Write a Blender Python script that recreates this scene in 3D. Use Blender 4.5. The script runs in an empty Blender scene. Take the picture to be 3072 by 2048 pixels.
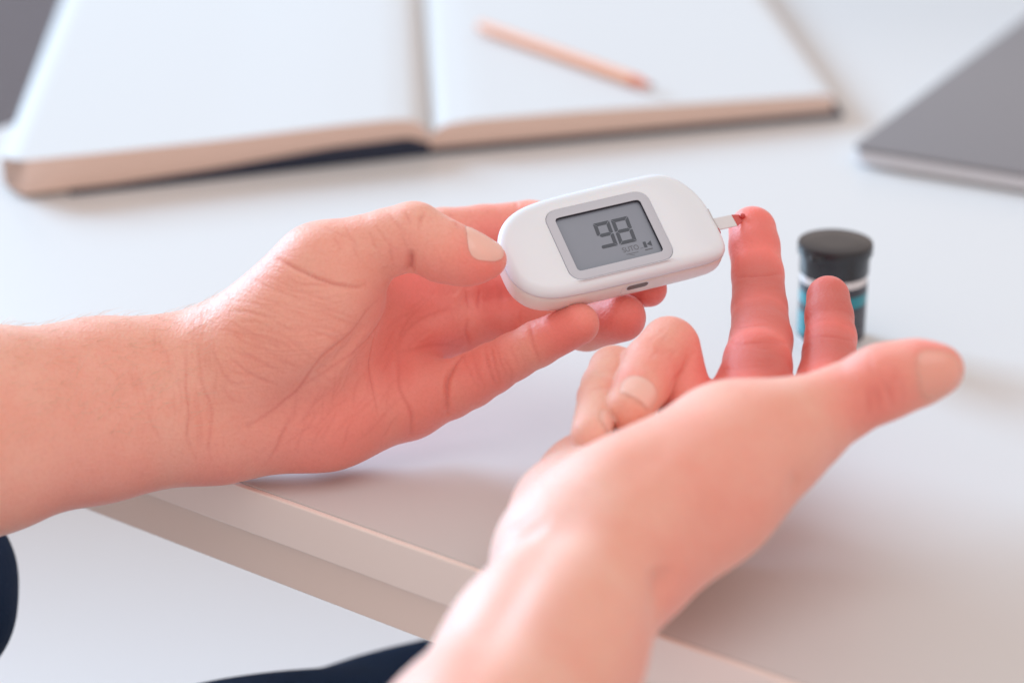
import bpy, bmesh, math, random
import numpy as np
from mathutils import Vector, Matrix

random.seed(7)
R = math.radians
S = bpy.context.scene
COL = S.collection

# ------------------------------------------------------------------ camera, world, light, exposure
cam_d = bpy.data.cameras.new('camera')
cam = bpy.data.objects.new('camera', cam_d)
COL.objects.link(cam)
cam.location = (0, 0, 0.34)
cam.rotation_euler = (R(90 - 22.68), 0, 0)
cam_d.lens = 85
cam_d.sensor_width = 36
cam_d.clip_start = 0.05
cam_d.clip_end = 50
cam_d.dof.use_dof = True
cam_d.dof.focus_distance = 0.768
cam_d.dof.aperture_fstop = 5.0
S.camera = cam

world = bpy.data.worlds.new('World')
S.world = world
world.use_nodes = True
bg = world.node_tree.nodes['Background']
bg.inputs['Color'].default_value = (0.95, 0.81, 0.735, 1)
bg.inputs['Strength'].default_value = 0.80

def area(name, loc, target, sx, sy, watts, color):
    d = bpy.data.lights.new(name, 'AREA')
    d.shape = 'RECTANGLE'; d.size = sx; d.size_y = sy; d.energy = watts; d.color = color
    o = bpy.data.objects.new(name, d)
    COL.objects.link(o)
    o.location = loc
    o.rotation_euler = (Vector(target) - Vector(loc)).to_track_quat('-Z', 'Y').to_euler()
    return o

area('window_light', (-3.5, 4.1, 1.85), (0, 0.8, 0), 2.4, 1.7, 410, (0.50, 0.76, 1.0))
area('overhead_fill', (0.4, 0.1, 2.2), (0, 0.8, 0), 1.6, 1.6, 11, (0.88, 0.94, 1.0))  # added fill lamp, brightens the meter face and the table front

S.view_settings.view_transform = 'Standard'
S.view_settings.look = 'None'
S.view_settings.exposure = 0.0
S.view_settings.gamma = 1.0
S.cycles.use_denoising = True
S.cycles.max_bounces = 8

# ------------------------------------------------------------------ helpers
def tag(o, label=None, cat=None, kind=None, group=None):
    if label: o['label'] = label
    if cat: o['category'] = cat
    if kind: o['kind'] = kind
    if group: o['group'] = group
    return o

def empty(name, matrix, label, cat):
    o = bpy.data.objects.new(name, None)
    COL.objects.link(o)
    o.empty_display_size = 0.02
    o.matrix_world = matrix
    return tag(o, label, cat)

def mesh(name, verts, faces, mat, parent=None, smooth=False, bevel=0, seg=2, mats=None, fm=None):
    """vertices in millimetres -> one mesh object"""
    me = bpy.data.meshes.new(name)
    me.from_pydata([(v[0] * .001, v[1] * .001, v[2] * .001) for v in verts], [], faces)
    me.materials.append(mat)
    for m in mats or []:
        me.materials.append(m)
    if fm:
        for p, i in zip(me.polygons, fm):
            p.material_index = i
    bm = bmesh.new(); bm.from_mesh(me)
    bmesh.ops.recalc_face_normals(bm, faces=bm.faces)
    if bevel:
        ed = [e for e in bm.edges if len(e.link_faces) == 2 and e.calc_face_angle(0) > R(30)]
        bmesh.ops.bevel(bm, geom=ed, offset=bevel * .001, segments=seg, affect='EDGES', profile=.5)
    bm.to_mesh(me); bm.free()
    if smooth:
        me.polygons.foreach_set('use_smooth', [True] * len(me.polygons))
        if smooth != 'all':
            me.set_sharp_from_angle(angle=R(smooth if smooth is not True else 40))
    o = bpy.data.objects.new(name, me)
    COL.objects.link(o)
    if parent:
        o.parent = parent
    return o

def loft(rings, close=True, cap0=False, cap1=False):
    """rings of equal length -> verts, faces"""
    n = len(rings[0]); v = [p for r in rings for p in r]; f = []
    for i in range(len(rings) - 1):
        for j in range(n if close else n - 1):
            k = (j + 1) % n
            f.append((i * n + j, i * n + k, (i + 1) * n + k, (i + 1) * n + j))
    if cap0: f.append(tuple(range(n))[::-1])
    if cap1: f.append(tuple((len(rings) - 1) * n + j for j in range(n)))
    return v, f

def lathe(profile, n=64, cap0=False, cap1=False):
    return loft([[(r * math.cos(2 * math.pi * j / n), r * math.sin(2 * math.pi * j / n), z) for j in range(n)] for r, z in profile], True, cap0, cap1)

def prism(poly, z0, z1):
    return loft([[(x, y, z0) for x, y in poly], [(x, y, z1) for x, y in poly]], True, True, True)

def rrect(cx, cy, w, h, r, n=6):
    p = []
    for sx, sy, a0 in ((1, 1, 0), (-1, 1, 90), (-1, -1, 180), (1, -1, 270)):
        for i in range(n + 1):
            a = R(a0 + 90 * i / n)
            p.append((cx + sx * (w / 2 - r) + r * math.cos(a), cy + sy * (h / 2 - r) + r * math.sin(a)))
    return p

def polar(poly, n=96, c=(0, 0)):
    """resample a star-shaped outline at n equal angles about c"""
    out = []
    for j in range(n):
        a = 2 * math.pi * j / n; dx, dy = math.cos(a), math.sin(a); best = 0
        for i in range(len(poly)):
            x1, y1 = poly[i][0] - c[0], poly[i][1] - c[1]; k = (i + 1) % len(poly)
            x2, y2 = poly[k][0] - c[0], poly[k][1] - c[1]
            ex, ey = x2 - x1, y2 - y1; den = dx * ey - dy * ex
            if abs(den) < 1e-12: continue
            t = (x1 * ey - y1 * ex) / den; u = (x1 * dy - y1 * dx) / den
            if t > 0 and -1e-9 <= u <= 1 + 1e-9: best = max(best, t)
        out.append((c[0] + dx * best, c[1] + dy * best))
    return out

def spline(pts, m=6):
    out = []; n = len(pts)
    for i in range(n):
        p0, p1, p2, p3 = (np.array(pts[(i + k) % n], float) for k in (-1, 0, 1, 2))
        for j in range(m):
            t = j / m
            out.append(tuple(.5 * (2 * p1 + (p2 - p0) * t + (2 * p0 - 5 * p1 + 4 * p2 - p3) * t * t + (3 * p1 - p0 - 3 * p2 + p3) * t ** 3)))
    return out

def text_mesh(s, size):
    """flat lettering as (verts, faces) in millimetres, centred"""
    cu = bpy.data.curves.new('lettering', 'FONT'); cu.body = s; cu.size = size * .001
    cu.align_x = 'CENTER'; cu.align_y = 'CENTER'
    o = bpy.data.objects.new('lettering', cu); COL.objects.link(o)
    dg = bpy.context.evaluated_depsgraph_get()
    me = o.evaluated_get(dg).to_mesh()
    v = [tuple(x * 1000 for x in p.co) for p in me.vertices]; f = [tuple(p.vertices) for p in me.polygons]
    o.to_mesh_clear(); bpy.data.objects.remove(o); bpy.data.curves.remove(cu)
    return v, f

# ------------------------------------------------------------------ materials
def mat(name, color, rough=.5, metal=0, spec=.5, bump=None, var=None, coat=0, sss=None):
    m = bpy.data.materials.new(name); m.use_nodes = True
    nt = m.node_tree; b = nt.nodes['Principled BSDF']
    b.inputs['Base Color'].default_value = (*color, 1)
    b.inputs['Roughness'].default_value = rough; b.inputs['Metallic'].default_value = metal
    b.inputs['Specular IOR Level'].default_value = spec
    b.inputs['Coat Weight'].default_value = coat
    tc = nt.nodes.new('ShaderNodeTexCoord')
    if sss:
        b.inputs['Subsurface Weight'].default_value = sss[0]
        b.inputs['Subsurface Radius'].default_value = sss[1]
        b.inputs['Subsurface Scale'].default_value = sss[2]
    if var:      # (scale, second colour)
        no = nt.nodes.new('ShaderNodeTexNoise'); no.inputs['Scale'].default_value = var[0]; no.inputs['Detail'].default_value = 5
        mx = nt.nodes.new('ShaderNodeMix'); mx.data_type = 'RGBA'
        mx.inputs['A'].default_value = (*color, 1); mx.inputs['B'].default_value = (*var[1], 1)
        nt.links.new(tc.outputs['Object'], no.inputs['Vector']); nt.links.new(no.outputs['Fac'], mx.inputs['Factor'])
        nt.links.new(mx.outputs['Result'], b.inputs['Base Color'])
    if bump:     # (scale, strength, distance)
        n2 = nt.nodes.new('ShaderNodeTexNoise'); n2.inputs['Scale'].default_value = bump[0]; n2.inputs['Detail'].default_value = 4
        bp = nt.nodes.new('ShaderNodeBump'); bp.inputs['Strength'].default_value = bump[1]; bp.inputs['Distance'].default_value = bump[2]
        nt.links.new(tc.outputs['Object'], n2.inputs['Vector']); nt.links.new(n2.outputs['Fac'], bp.inputs['Height'])
        nt.links.new(bp.outputs['Normal'], b.inputs['Normal'])
    return m

M = {}
M['table'] = mat('white_laminate', (.675, .68, .69), .32, spec=.4, bump=(900, .03, .0004), var=(3, (.655, .66, .67)))
M['table_edge'] = mat('edge_band_bounce_tint', (.95, .86, .82), .36)  # warm tint puts bounce light into the edge colour
M['apron'] = mat('warm_grey_apron', (.90, .78, .72), .5)
M['floor'] = mat('pale_floor', (.83, .81, .82), .5, var=(2.0, (.80, .78, .79)))
M['wall'] = mat('grey_wall', (.29, .30, .35), .8, var=(3.0, (.25, .26, .31)))
M['case'] = mat('white_gloss_plastic', (.80, .855, .93), .26, spec=.5, sss=(.15, (.003, .002, .0015), 1), bump=(3000, .02, .0001))
M['case_back'] = mat('white_plastic_back', (.86, .80, .78), .35, sss=(.25, (.003, .002, .0015), 1))
M['bezel'] = mat('pale_grey_bezel', (.54, .57, .645), .35)
M['bezel_wall'] = mat('dark_display_well', (.03, .035, .05), .5)
M['lcd'] = mat('lcd_grey', (.255, .29, .355), .22, spec=.4, var=(60, (.235, .265, .325)))
M['segment'] = mat('lcd_ink', (.065, .08, .105), .45)
M['faint'] = mat('lcd_small_ink', (.10, .11, .13), .45)
M['port'] = mat('port_dark', (.10, .07, .065), .4, var=(900, (.20, .14, .12)))
M['chrome'] = mat('slot_metal', (.62, .62, .66), .2, metal=1)
M['red_tab'] = mat('red_plastic', (.42, .03, .03), .35)
M['strip'] = mat('strip_white', (.72, .72, .75), .4)
M['strip_red'] = mat('strip_blood_window', (.58, .07, .06), .25)
M['blood'] = mat('blood', (.55, .035, .03), .05, spec=.6, coat=.4)
M['vial_cap'] = mat('cap_dark_plastic', (.016, .017, .023), .24, spec=.6, bump=(1500, .05, .0002))
M['vial_body'] = mat('vial_white_plastic', (.75, .72, .73), .35)
M['label_dark'] = mat('label_navy', (.022, .026, .040), .38, var=(420, (.06, .06, .075)))
M['label_teal'] = mat('label_teal', (.022, .25, .31), .34)
M['label_print'] = mat('label_print', (.16, .16, .19), .5)
M['paper'] = mat('paper_white', (.675, .685, .70), .7, spec=.2)
M['page_edge'] = mat('page_edges', (.80, .60, .51), .8, spec=.1)
M['cover'] = mat('navy_cover', (.010, .018, .045), .5, bump=(1200, .2, .0003))
M['pencil'] = mat('pencil_peach_paint', (.82, .34, .16), .4)
M['pencil_tip'] = mat('pencil_coral_tip', (.78, .23, .12), .4)
M['lead'] = mat('pencil_lead', (.12, .09, .09), .4)
M['lap_lid'] = mat('laptop_grey', (.23, .22, .235), .45, metal=.15, bump=(2500, .05, .0001))
M['lap_base'] = mat('laptop_silver', (.74, .74, .78), .35)
M['lap_gap'] = mat('laptop_shadow_gap', (.05, .05, .055), .6)
M['fabric'] = mat('navy_fabric', (.015, .036, .088), .85, spec=.2, bump=(700, .5, .001), var=(40, (.018, .042, .095)))
M['hair'] = mat('fine_arm_hair', (.72, .52, .40), .5)
M['nail_pale'] = mat('pale_fingernail', (.91, .55, .47), .24, spec=.55, sss=(.3, (.003, .0012, .001), 1), bump=(500, .05, .0002))
M['nail'] = mat('fingernail', (.87, .41, .33), .24, spec=.6, sss=(.4, (.004, .0015, .001), 1), bump=(500, .05, .0002))

WRINKLE_ROT = (R(-22), R(17), 0)
def skin_material():
    m = bpy.data.materials.new('skin'); m.use_nodes = True
    nt = m.node_tree; N = nt.nodes.new; L = nt.links.new
    b = nt.nodes['Principled BSDF']
    b.inputs['Subsurface Weight'].default_value = .55
    b.inputs['Subsurface Radius'].default_value = (.0030, .0011, .0007)
    b.inputs['Subsurface Scale'].default_value = 1.0
    b.inputs['Specular IOR Level'].default_value = .65
    b.inputs['Sheen Weight'].default_value = .22
    b.inputs['Sheen Roughness'].default_value = .35
    tc = N('ShaderNodeTexCoord')
    def noise(scale, det=4, rough=.55):
        n = N('ShaderNodeTexNoise'); n.inputs['Scale'].default_value = scale
        n.inputs['Detail'].default_value = det; n.inputs['Roughness'].default_value = rough
        L(tc.outputs['Object'], n.inputs['Vector']); return n
    def ramp(src, a, b_, lo=0.0, hi=1.0):
        r = N('ShaderNodeMapRange'); L(src, r.inputs['Value'])
        r.inputs['From Min'].default_value = a; r.inputs['From Max'].default_value = b_
        r.inputs['To Min'].default_value = lo; r.inputs['To Max'].default_value = hi; return r.outputs['Result']
    def mix(f, a, c):
        x = N('ShaderNodeMix'); x.data_type = 'RGBA'
        L(f, x.inputs['Factor'])
        for s, k in ((a, 'A'), (c, 'B')):
            if isinstance(s, tuple): x.inputs[k].default_value = (*s, 1)
            else: L(s, x.inputs[k])
        return x.outputs['Result']
    def math_(op, a_, c_):
        k_ = N('ShaderNodeMath'); k_.operation = op
        for i_, s_ in ((0, a_), (1, c_)):
            if isinstance(s_, (int, float)): k_.inputs[i_].default_value = s_
            else: L(s_, k_.inputs[i_])
        return k_.outputs['Value']
    red = N('ShaderNodeAttribute'); red.attribute_name = 'flush'
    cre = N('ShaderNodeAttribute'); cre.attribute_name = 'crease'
    blot = noise(55, 3)
    base = mix(ramp(blot.outputs['Fac'], .35, .7), (.88, .495, .39), (.86, .415, .32))
    base = mix(red.outputs['Fac'], base, (.92, .225, .195))
    base = mix(ramp(red.outputs['Fac'], 1.0, 1.6), base, (.50, .12, .10))  # darker tone painted on the right fingers as shade
    base = mix(ramp(red.outputs['Fac'], -1.0, 0.0, 1.0, 0.0), base, (.86, .62, .55))  # paler tone painted on the right inner wrist as a highlight
    fine = noise(900, 3, .7)
    base = mix(ramp(fine.outputs['Fac'], .45, .85, 0, .35), base, (.72, .22, .17))
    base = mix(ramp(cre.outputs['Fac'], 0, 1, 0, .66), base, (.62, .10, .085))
    mo = N('ShaderNodeTexVoronoi'); mo.inputs['Scale'].default_value = 42
    L(tc.outputs['Object'], mo.inputs['Vector'])
    base = mix(math_('MULTIPLY', ramp(mo.outputs['Distance'], .010, .024, .8, 0), math_('GREATER_THAN', .3, red.outputs['Fac'])), base, (.33, .11, .08))
    L(base, b.inputs['Base Color'])
    L(ramp(fine.outputs['Fac'], .3, .8, .53, .66), b.inputs['Roughness'])
    # pores and the fine skin lattice
    vo = N('ShaderNodeTexVoronoi'); vo.inputs['Scale'].default_value = 1100
    L(tc.outputs['Object'], vo.inputs['Vector'])
    wr = noise(260, 4, .6)
    # fine parallel wrinkles: noise squeezed along one direction, only where the skin is folded (attribute)
    wa = N('ShaderNodeAttribute'); wa.attribute_name = 'wrinkle'
    mp = N('ShaderNodeMapping'); mp.inputs['Rotation'].default_value = WRINKLE_ROT; mp.inputs['Scale'].default_value = (60, 60, 900)
    wob = noise(90, 2); va = N('ShaderNodeVectorMath'); va.operation = 'MULTIPLY_ADD'
    L(wob.outputs['Color'], va.inputs[0]); va.inputs[1].default_value = (.004, .004, .004); L(tc.outputs['Object'], va.inputs[2])
    L(va.outputs['Vector'], mp.inputs['Vector'])
    wn = N('ShaderNodeTexNoise'); wn.inputs['Scale'].default_value = 1.0; wn.inputs['Detail'].default_value = 3
    L(mp.outputs['Vector'], wn.inputs['Vector'])
    hgt = math_('ADD', math_('MULTIPLY', vo.outputs['Distance'], .55), wr.outputs['Fac'])
    hgt = math_('ADD', hgt, math_('MULTIPLY', math_('MULTIPLY', wn.outputs['Fac'], wa.outputs['Fac']), 1.7))
    bp = N('ShaderNodeBump'); bp.inputs['Strength'].default_value = .42; bp.inputs['Distance'].default_value = .0005
    L(hgt, bp.inputs['Height']); L(bp.outputs['Normal'], b.inputs['Normal'])
    return m
M['skin'] = skin_material()

# ------------------------------------------------------------------ floor and wall
tag(mesh('floor', [(-4000, -1500, -720), (5000, -1500, -720), (5000, 6000, -720), (-4000, 6000, -720)], [(0, 1, 2, 3)], M['floor']), kind='structure')
v, f = prism([(-4000, 2600), (3000, 2600), (3000, 2700), (-4000, 2700)], -719, 150)
tag(mesh('wall', v, f, M['wall']), kind='structure')

# ------------------------------------------------------------------ table
def TB(e, n, z):    # table frame: e along the front edge, n inward
    return (-91.1 + e * .7992 + n * .6011, 700.7 - e * .6011 + n * .7992, z)
tm = Matrix.Translation((0, 0, 0))
tab = empty('table', tm, 'white table with a squared front edge under both hands', 'table')
v, f = loft([[TB(e, n, z) for e, n in ((-338, 0), (950, 0), (950, 900), (-338, 900))] for z in (-16, 0)], True, True, True)
mesh('table_top', v, f, M['table'], tab, smooth=30, bevel=.35, seg=2)
v, f = loft([[TB(e, n, z) for e, n in ((-330, 1.0), (940, 1.0), (940, 20), (-330, 20))] for z in (-33, -16.2)], True, True, True)
v, f = loft([[TB(e, n, z) for e, n in ((-337, -2.3), (949, -2.3), (949, -.12), (-337, -.12))] for z in (-16, -.35)], True, True, True)
mesh('edge_band', v, f, M['table_edge'], tab, bevel=.45)
v, f = loft([[TB(e, n, z) for e, n in ((-330, 1.0), (940, 1.0), (940, 20), (-330, 20))] for z in (-33, -16.2)], True, True, True)
mesh('apron', v, f, M['apron'], tab, bevel=.5)
for e, n in ((-325, 25), (900, 25), (-325, 850), (900, 850)):
    v, f = loft([[TB(e + a, n + b_, z) for a, b_ in ((0, 0), (40, 0), (40, 40), (0, 40))] for z in (-720, -16.3)], True, True, True)
    mesh('table_leg', v, f, M['table_edge'], tab, bevel=2)

# ------------------------------------------------------------------ open notebook
FL, SP, FRR = np.array([-217.6, 965.8]), np.array([-36.7, 1031.1]), np.array([150.2, 1086.0])
SV = {'l': np.array([-28.7, 400.]), 's': np.array([-19.7, 400.]), 'r': np.array([-34., 400.])}
book = empty('notebook', Matrix.Identity(4), 'open hardback notebook with blank white pages and navy cover', 'notebook')
def lerp(a, b, t): return a + (b - a) * t
def prof(tab_, s): return float(np.interp(s, [q[0] for q in tab_], [q[1] for q in tab_]))
def page_block(P0, P1, V0, V1, top, bot, bulge):
    rings = []
    ss = np.concatenate([np.linspace(0, .1, 11)[:-1], np.linspace(.1, .88, 16), np.linspace(.88, 1, 10)[1:]])
    for t in (0, .03, .06, .09, .125, .25, .4, .6, .8, 1):
        up, dn = [], []
        for s in ss:
            p = lerp(P0, P1, s) + lerp(V0, V1, s) * t
            if bulge and s < .07: p = p + V0 / 400 * (1 - s / .07) ** 2 * 22 * max(0, 1 - t * 8)
            zt, zb = prof(top, s), prof(bot, s)
            up.append((p[0], p[1], zt)); dn.append((p[0], p[1], zb))
        rings.append(up + dn[::-1])
    v, f = loft(rings, True, True, True)
    n = len(rings[0]); k = len(ss)
    fm = []
    for i in range(len(rings) - 1):
        for j in range(n):
            fm.append(0 if j < k - 1 else 1)
    return v, f, fm + [1, 1]
LT = [(0, 12.5), (.015, 15.5), (.05, 17.2), (.25, 17), (.5, 17), (.76, 18), (.90, 18), (.955, 17), (.985, 14), (1, 8)]
LB = [(0, 2.0), (.25, 2.2), (.5, 4.4), (.76, 8), (.95, 8.6), (1, 5)]
RT = [(0, 8), (.012, 11), (.04, 13.2), (.10, 14.2), (.33, 14), (.97, 11.4), (1, 10.2)]
RB = [(0, 2.6), (1, 2.6)]
v, f, fm = page_block(FL, SP, SV['l'], SV['s'], LT, LB, 1)
mesh('page_block', v, f, M['paper'], book, smooth=35, mats=[M['page_edge']], fm=fm)
v, f, fm = page_block(SP, FRR, SV['s'], SV['r'], RT, RB, 0)
mesh('page_block', v, f, M['paper'], book, smooth=35, mats=[M['page_edge']], fm=fm)
# cover: left board bends up under the pages, right board lies flat, spine between
def board(P0, P1, V0, V1, zt):
    rings = []
    for t in (-.006, 1.01):
        up, dn = [], []
        for s in np.linspace(0, 1, 24):
            p = lerp(P0, P1, s) + lerp(V0, V1, s) * t
            up.append((p[0], p[1], prof(zt, s) - .25)); dn.append((p[0], p[1], .05))
        rings.append(up + dn[::-1])
    return loft(rings, True, True, True)
v, f = board(lerp(FL, SP, .16), SP, lerp(SV['l'], SV['s'], .16), SV['s'], [(0, 2.2), (.12, 2.3), (.405, 4.4), (.714, 8), (.94, 8.6), (1, 5)])
mesh('cover_board', v, f, M['cover'], book, bevel=.3)
v, f = board(SP + np.array([.5, .2]), FRR + np.array([4.6, 1.5]), SV['s'], SV['r'], [(0, 2.6), (1, 2.6)])
mesh('cover_board', v, f, M['cover'], book, bevel=.3)

# ------------------------------------------------------------------ pencil on the right page
a, b_ = Vector((-16.06, 1180.45, 18.2)), Vector((65.69, 1077.26, 17.4))
d = (b_ - a); Lp = d.length; d.normalize()
pm = Matrix.Translation(a * .001) @ Vector((0, 0, 1)).rotation_difference(d).to_matrix().to_4x4()
pen = empty('pencil', pm, 'peach pencil lying across the right page of the notebook', 'pencil')
hexr = lambda r, z, n=6: [(r * math.cos(2 * math.pi * (j + .5) / n), r * math.sin(2 * math.pi * (j + .5) / n), z) for j in range(n)]
v, f = loft([hexr(2.3, 0), hexr(2.7, .6), hexr(2.7, Lp - 15)], True, True, True)
mesh('shaft', v, f, M['pencil'], pen, bevel=.4)
v, f = lathe([(2.5, Lp - 15), (2.4, Lp - 12), (1.0, Lp - 2.6)], 24, True, True)
mesh('sharpened_end', v, f, M['pencil_tip'], pen, smooth=True)
v, f = lathe([(1.1, Lp - 2.6), (.3, Lp + .2)], 16, True, True)
mesh('lead', v, f, M['lead'], pen, smooth=True)

# ------------------------------------------------------------------ laptop, closed
lm = Matrix.Translation((.14938, 1.01409, 0)) @ Matrix.Rotation(math.atan2(-.48, .88), 4, 'Z')
lap = empty('laptop', lm, 'closed dark grey laptop at the right beside the notebook', 'laptop')
def rbox(x0, y0, x1, y1, z0, z1, r): return prism(rrect((x0 + x1) / 2, (y0 + y1) / 2, x1 - x0, y1 - y0, r, 5), z0, z1)
v, f = rbox(0, 0, 340, 300, 7.3, 9.2, 4); mesh('lid', v, f, M['lap_lid'], lap, bevel=.9, smooth=30)
v, f = rbox(.6, .6, 339.4, 299.4, 1.6, 6.9, 4); mesh('base', v, f, M['lap_base'], lap, bevel=.8, smooth=30)
v, f = rbox(2, 2, 338, 298, 6.8, 7.4, 3); mesh('lid_gap', v, f, M['lap_gap'], lap)
for x, y in ((18, 18), (322, 18), (18, 282), (322, 282)):
    v, f = lathe([(5, 0), (5.5, 1), (5.5, 1.8)], 20, True, True)
    o = mesh('rubber_foot', [(p[0] + x, p[1] + y, p[2]) for p in v], f, M['lap_gap'], lap)

# ------------------------------------------------------------------ strip vial
vial = empty('test_strip_vial', Matrix.Translation((0.11648, 0.81676, 0)) @ Matrix.Diagonal((1.0, 1.0, 1.07, 1.0)), 'small dark vial with a black flip cap and teal label bands behind the fingers', 'vial')
v, f = lathe([(11.2, .1), (11.9, .6), (12.1, 1.6), (12.1, 26.5), (11.8, 27.4)], 72, True, True)
mesh('body', v, f, M['vial_body'], vial, smooth=True)
v, f = lathe([(12.12, 1.8), (12.28, 1.9), (12.28, 21.6), (12.12, 21.7)], 72)
mesh('label', v, f, M['label_dark'], vial, smooth=True)
lab = bpy.data.objects[vial.children[-1].name] if vial.children else None
def band(r, a0, a1, z0, z1, n=24):
    ring = lambda z: [(r * math.cos(a0 + (a1 - a0) * j / n), r * math.sin(a0 + (a1 - a0) * j / n), z) for j in range(n + 1)]
    return loft([ring(z0), ring(z1)], False)
label_o = [o for o in vial.children if o.name.startswith('label')][0]
v, f = band(12.33, R(-75), R(15), 14.6, 18.6); mesh('teal_band', v, f, M['label_teal'], label_o, smooth=True)
v, f = band(12.33, R(165), R(262), 14.6, 18.8); mesh('teal_band', v, f, M['label_teal'], label_o, smooth=True)
v, f = band(12.33, R(172), R(215), 3.2, 11.5); mesh('teal_panel', v, f, M['label_teal'], label_o, smooth=True)
for k in range(6):           # blurred print on the right of the label
    for j in range(3):
        v, f = band(12.33, R(-58 + j * 14), R(-58 + j * 14 + random.uniform(5, 10)), 11.9 - k * 1.7, 12.9 - k * 1.7, 4)
        mesh('print_mark', v, f, M['label_print'], label_o)
v, f = lathe([(12.5, 24.6), (12.6, 24.8), (12.6, 31.2)], 72); mesh('cap_skirt', v, f, M['vial_cap'], vial, smooth=True)
v, f = lathe([(12.7, 31.0), (13.45, 31.3), (13.6, 31.8), (13.6, 34.6), (13.3, 35.2), (12.6, 35.45), (6, 35.5), (.01, 35.5)], 72, True)
mesh('cap', v, f, M['vial_cap'], vial, smooth=True)
v, f = loft([[(x, y, z) for x, y in rrect(-8.0, -11.6, 5.2, 3.4, 1.2, 4)] for z in (32.2, 34.2)], True, True, True)
mesh('cap_thumb_tab', v, f, M['vial_cap'], vial, bevel=.4, smooth=True)

# ------------------------------------------------------------------ glucose meter (local frame: x along the case, y down its face, z towards its back)
def unit(v): v = Vector(v); v.normalize(); return v
Ux = unit((.926, .371, .091)); Vy = Vector((.35, -.74, -.57)); Vy = unit(Vy - Ux * Vy.dot(Ux)); Wz = Ux.cross(Vy)
mm = Matrix((Ux, Vy, Wz)).transposed().to_4x4(); mm.translation = Vector((.0310, .72352, .07435))
meter = empty('glucose_meter', mm, 'white glucose meter showing 98 held between thumb and fingers', 'glucose meter')
OUT = spline([(-36, 0), (-35.2, 7.3), (-31.5, 12.8), (-25, 16.0), (-15, 16.9), (0, 17.0), (15, 17.0), (27, 16.8), (33.4, 15.9), (36.1, 13), (36.8, 8), (36.5, 2), (36.3, -4.5), (34.3, -11), (30.6, -16.6), (25.3, -19.9), (16, -20.4), (0, -20.3), (-15, -19.8), (-25, -18), (-31.5, -13.8), (-35.2, -7.5)], 8)
NP = 120
def inset(poly, d):
    n = len(poly); out = []
    for i in range(n):
        x0, y0 = poly[i - 1]; x1, y1 = poly[(i + 1) % n]
        tx, ty = x1 - x0, y1 - y0; l = math.hypot(tx, ty)
        out.append((poly[i][0] - ty / l * d, poly[i][1] + tx / l * d))
    return out
area2 = sum(OUT[i][0] * OUT[(i + 1) % len(OUT)][1] - OUT[(i + 1) % len(OUT)][0] * OUT[i][1] for i in range(len(OUT)))
sg = 1 if area2 > 0 else -1
def ring(d, z): return [(x, y, z) for x, y in polar(inset(OUT, d * sg), NP)]
BZ_O = polar(rrect(0, 0, 36.0, 27.4, 4.2, 8), NP); BZ_I = polar(rrect(0, -.1, 29.8, 21.0, 1.2, 4), NP)
hole = lambda z, g=0.0: [(x * (1 + g / 18), y * (1 + g / 14), z) for x, y in BZ_O]
v, f = loft([ring(.5, 3.55), ring(0, 3.45), ring(.05, 2.7), ring(.45, 1.7), ring(1.1, 1.0), ring(2.0, .5), ring(3.2, .18), hole(.0, .35), hole(.05, .1), hole(.35, .0)])
mesh('case_front', v, f, M['case'], meter, smooth='all')
v, f = loft([ring(.6, 3.55), ring(.15, 3.7), ring(.1, 6.0), ring(.3, 9.0), ring(.9, 11.6), ring(2.0, 13.4), ring(4.5, 14.6), ring(8.5, 15.0)], True, False, True)
mesh('case_back', v, f, M['case_back'], meter, smooth='all')
hz = lambda P_, z: [(x, y, z) for x, y in P_]
v, f = loft([hz([(x * .997, y * .997) for x, y in BZ_O], .3), hz([(x * .994, y * .994) for x, y in BZ_O], .06), hz([(x * .985, y * .985) for x, y in BZ_O], .0), hz([(x * 1.004, y * 1.004) for x, y in BZ_I], .0), hz(BZ_I, .1)])
bez = mesh('display_bezel', v, f, M['bezel'], meter, smooth=50)
v, f = loft([hz(BZ_I, .1), hz(BZ_I, 1.3)])
mesh('display_well', v, f, M['bezel_wall'], bez)
v, f = prism([(x * .9995, y * .9995) for x, y in BZ_I], 1.2, 1.6)
lcd = mesh('display', v, f, M['lcd'], meter)
# seven-segment digits, slanted like the display's
def digit(segs, x0, x1, y0, y1, sl, w=1.25, g=.14):
    ym = (y0 + y1) / 2
    X = lambda x, y: x - sl * (y - y0)
    def q(pts):
        v, f = prism([(X(x, y), y) for x, y in pts], 1.14, 1.19)
        mesh('digit_segment', v, f, M['segment'], lcd)
    h = w / 2
    if 'a' in segs: q([(x0 + g, y0), (x1 - g, y0), (x1 - w - g * .2, y0 + w), (x0 + w + g * .2, y0 + w)])
    if 'd' in segs: q([(x0 + g, y1), (x1 - g, y1), (x1 - w - g * .2, y1 - w), (x0 + w + g * .2, y1 - w)])
    if 'D' in segs: q([(x0 + .5, y1), (x1 - g, y1), (x1 - w - g * .2, y1 - w), (x0 + .55, y1 - w), (x0 + .15, y1 - w * .75), (x0 + .12, y1 - w * .3)])
    if 'g' in segs: q([(x0 + h + g, ym), (x0 + w + g, ym - h), (x1 - w - g, ym - h), (x1 - h - g, ym), (x1 - w - g, ym + h), (x0 + w + g, ym + h)])
    for s, xa, xb, ya, yb in (('f', x0, x0 + w, y0, ym), ('b', x1, x1 - w, y0, ym), ('e', x0, x0 + w, y1, ym), ('c', x1, x1 - w, y1, ym)):
        if s in segs:
            sy = 1 if yb > ya else -1
            q([(xa, ya + sy * g * 1.6), (xb, ya + sy * (w + g)), (xb, yb - sy * (h + g)), ((xa + xb) / 2, yb - sy * g), (xa, yb - sy * g * 2.2)])
digit('abfgcD', -3.1, 2.5, -6.1, 3.75, .075)
digit('abcdefg', 3.15, 9.1, -6.1, 3.85, .075)
v, f = text_mesh('SUTO', 2.7)
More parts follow.
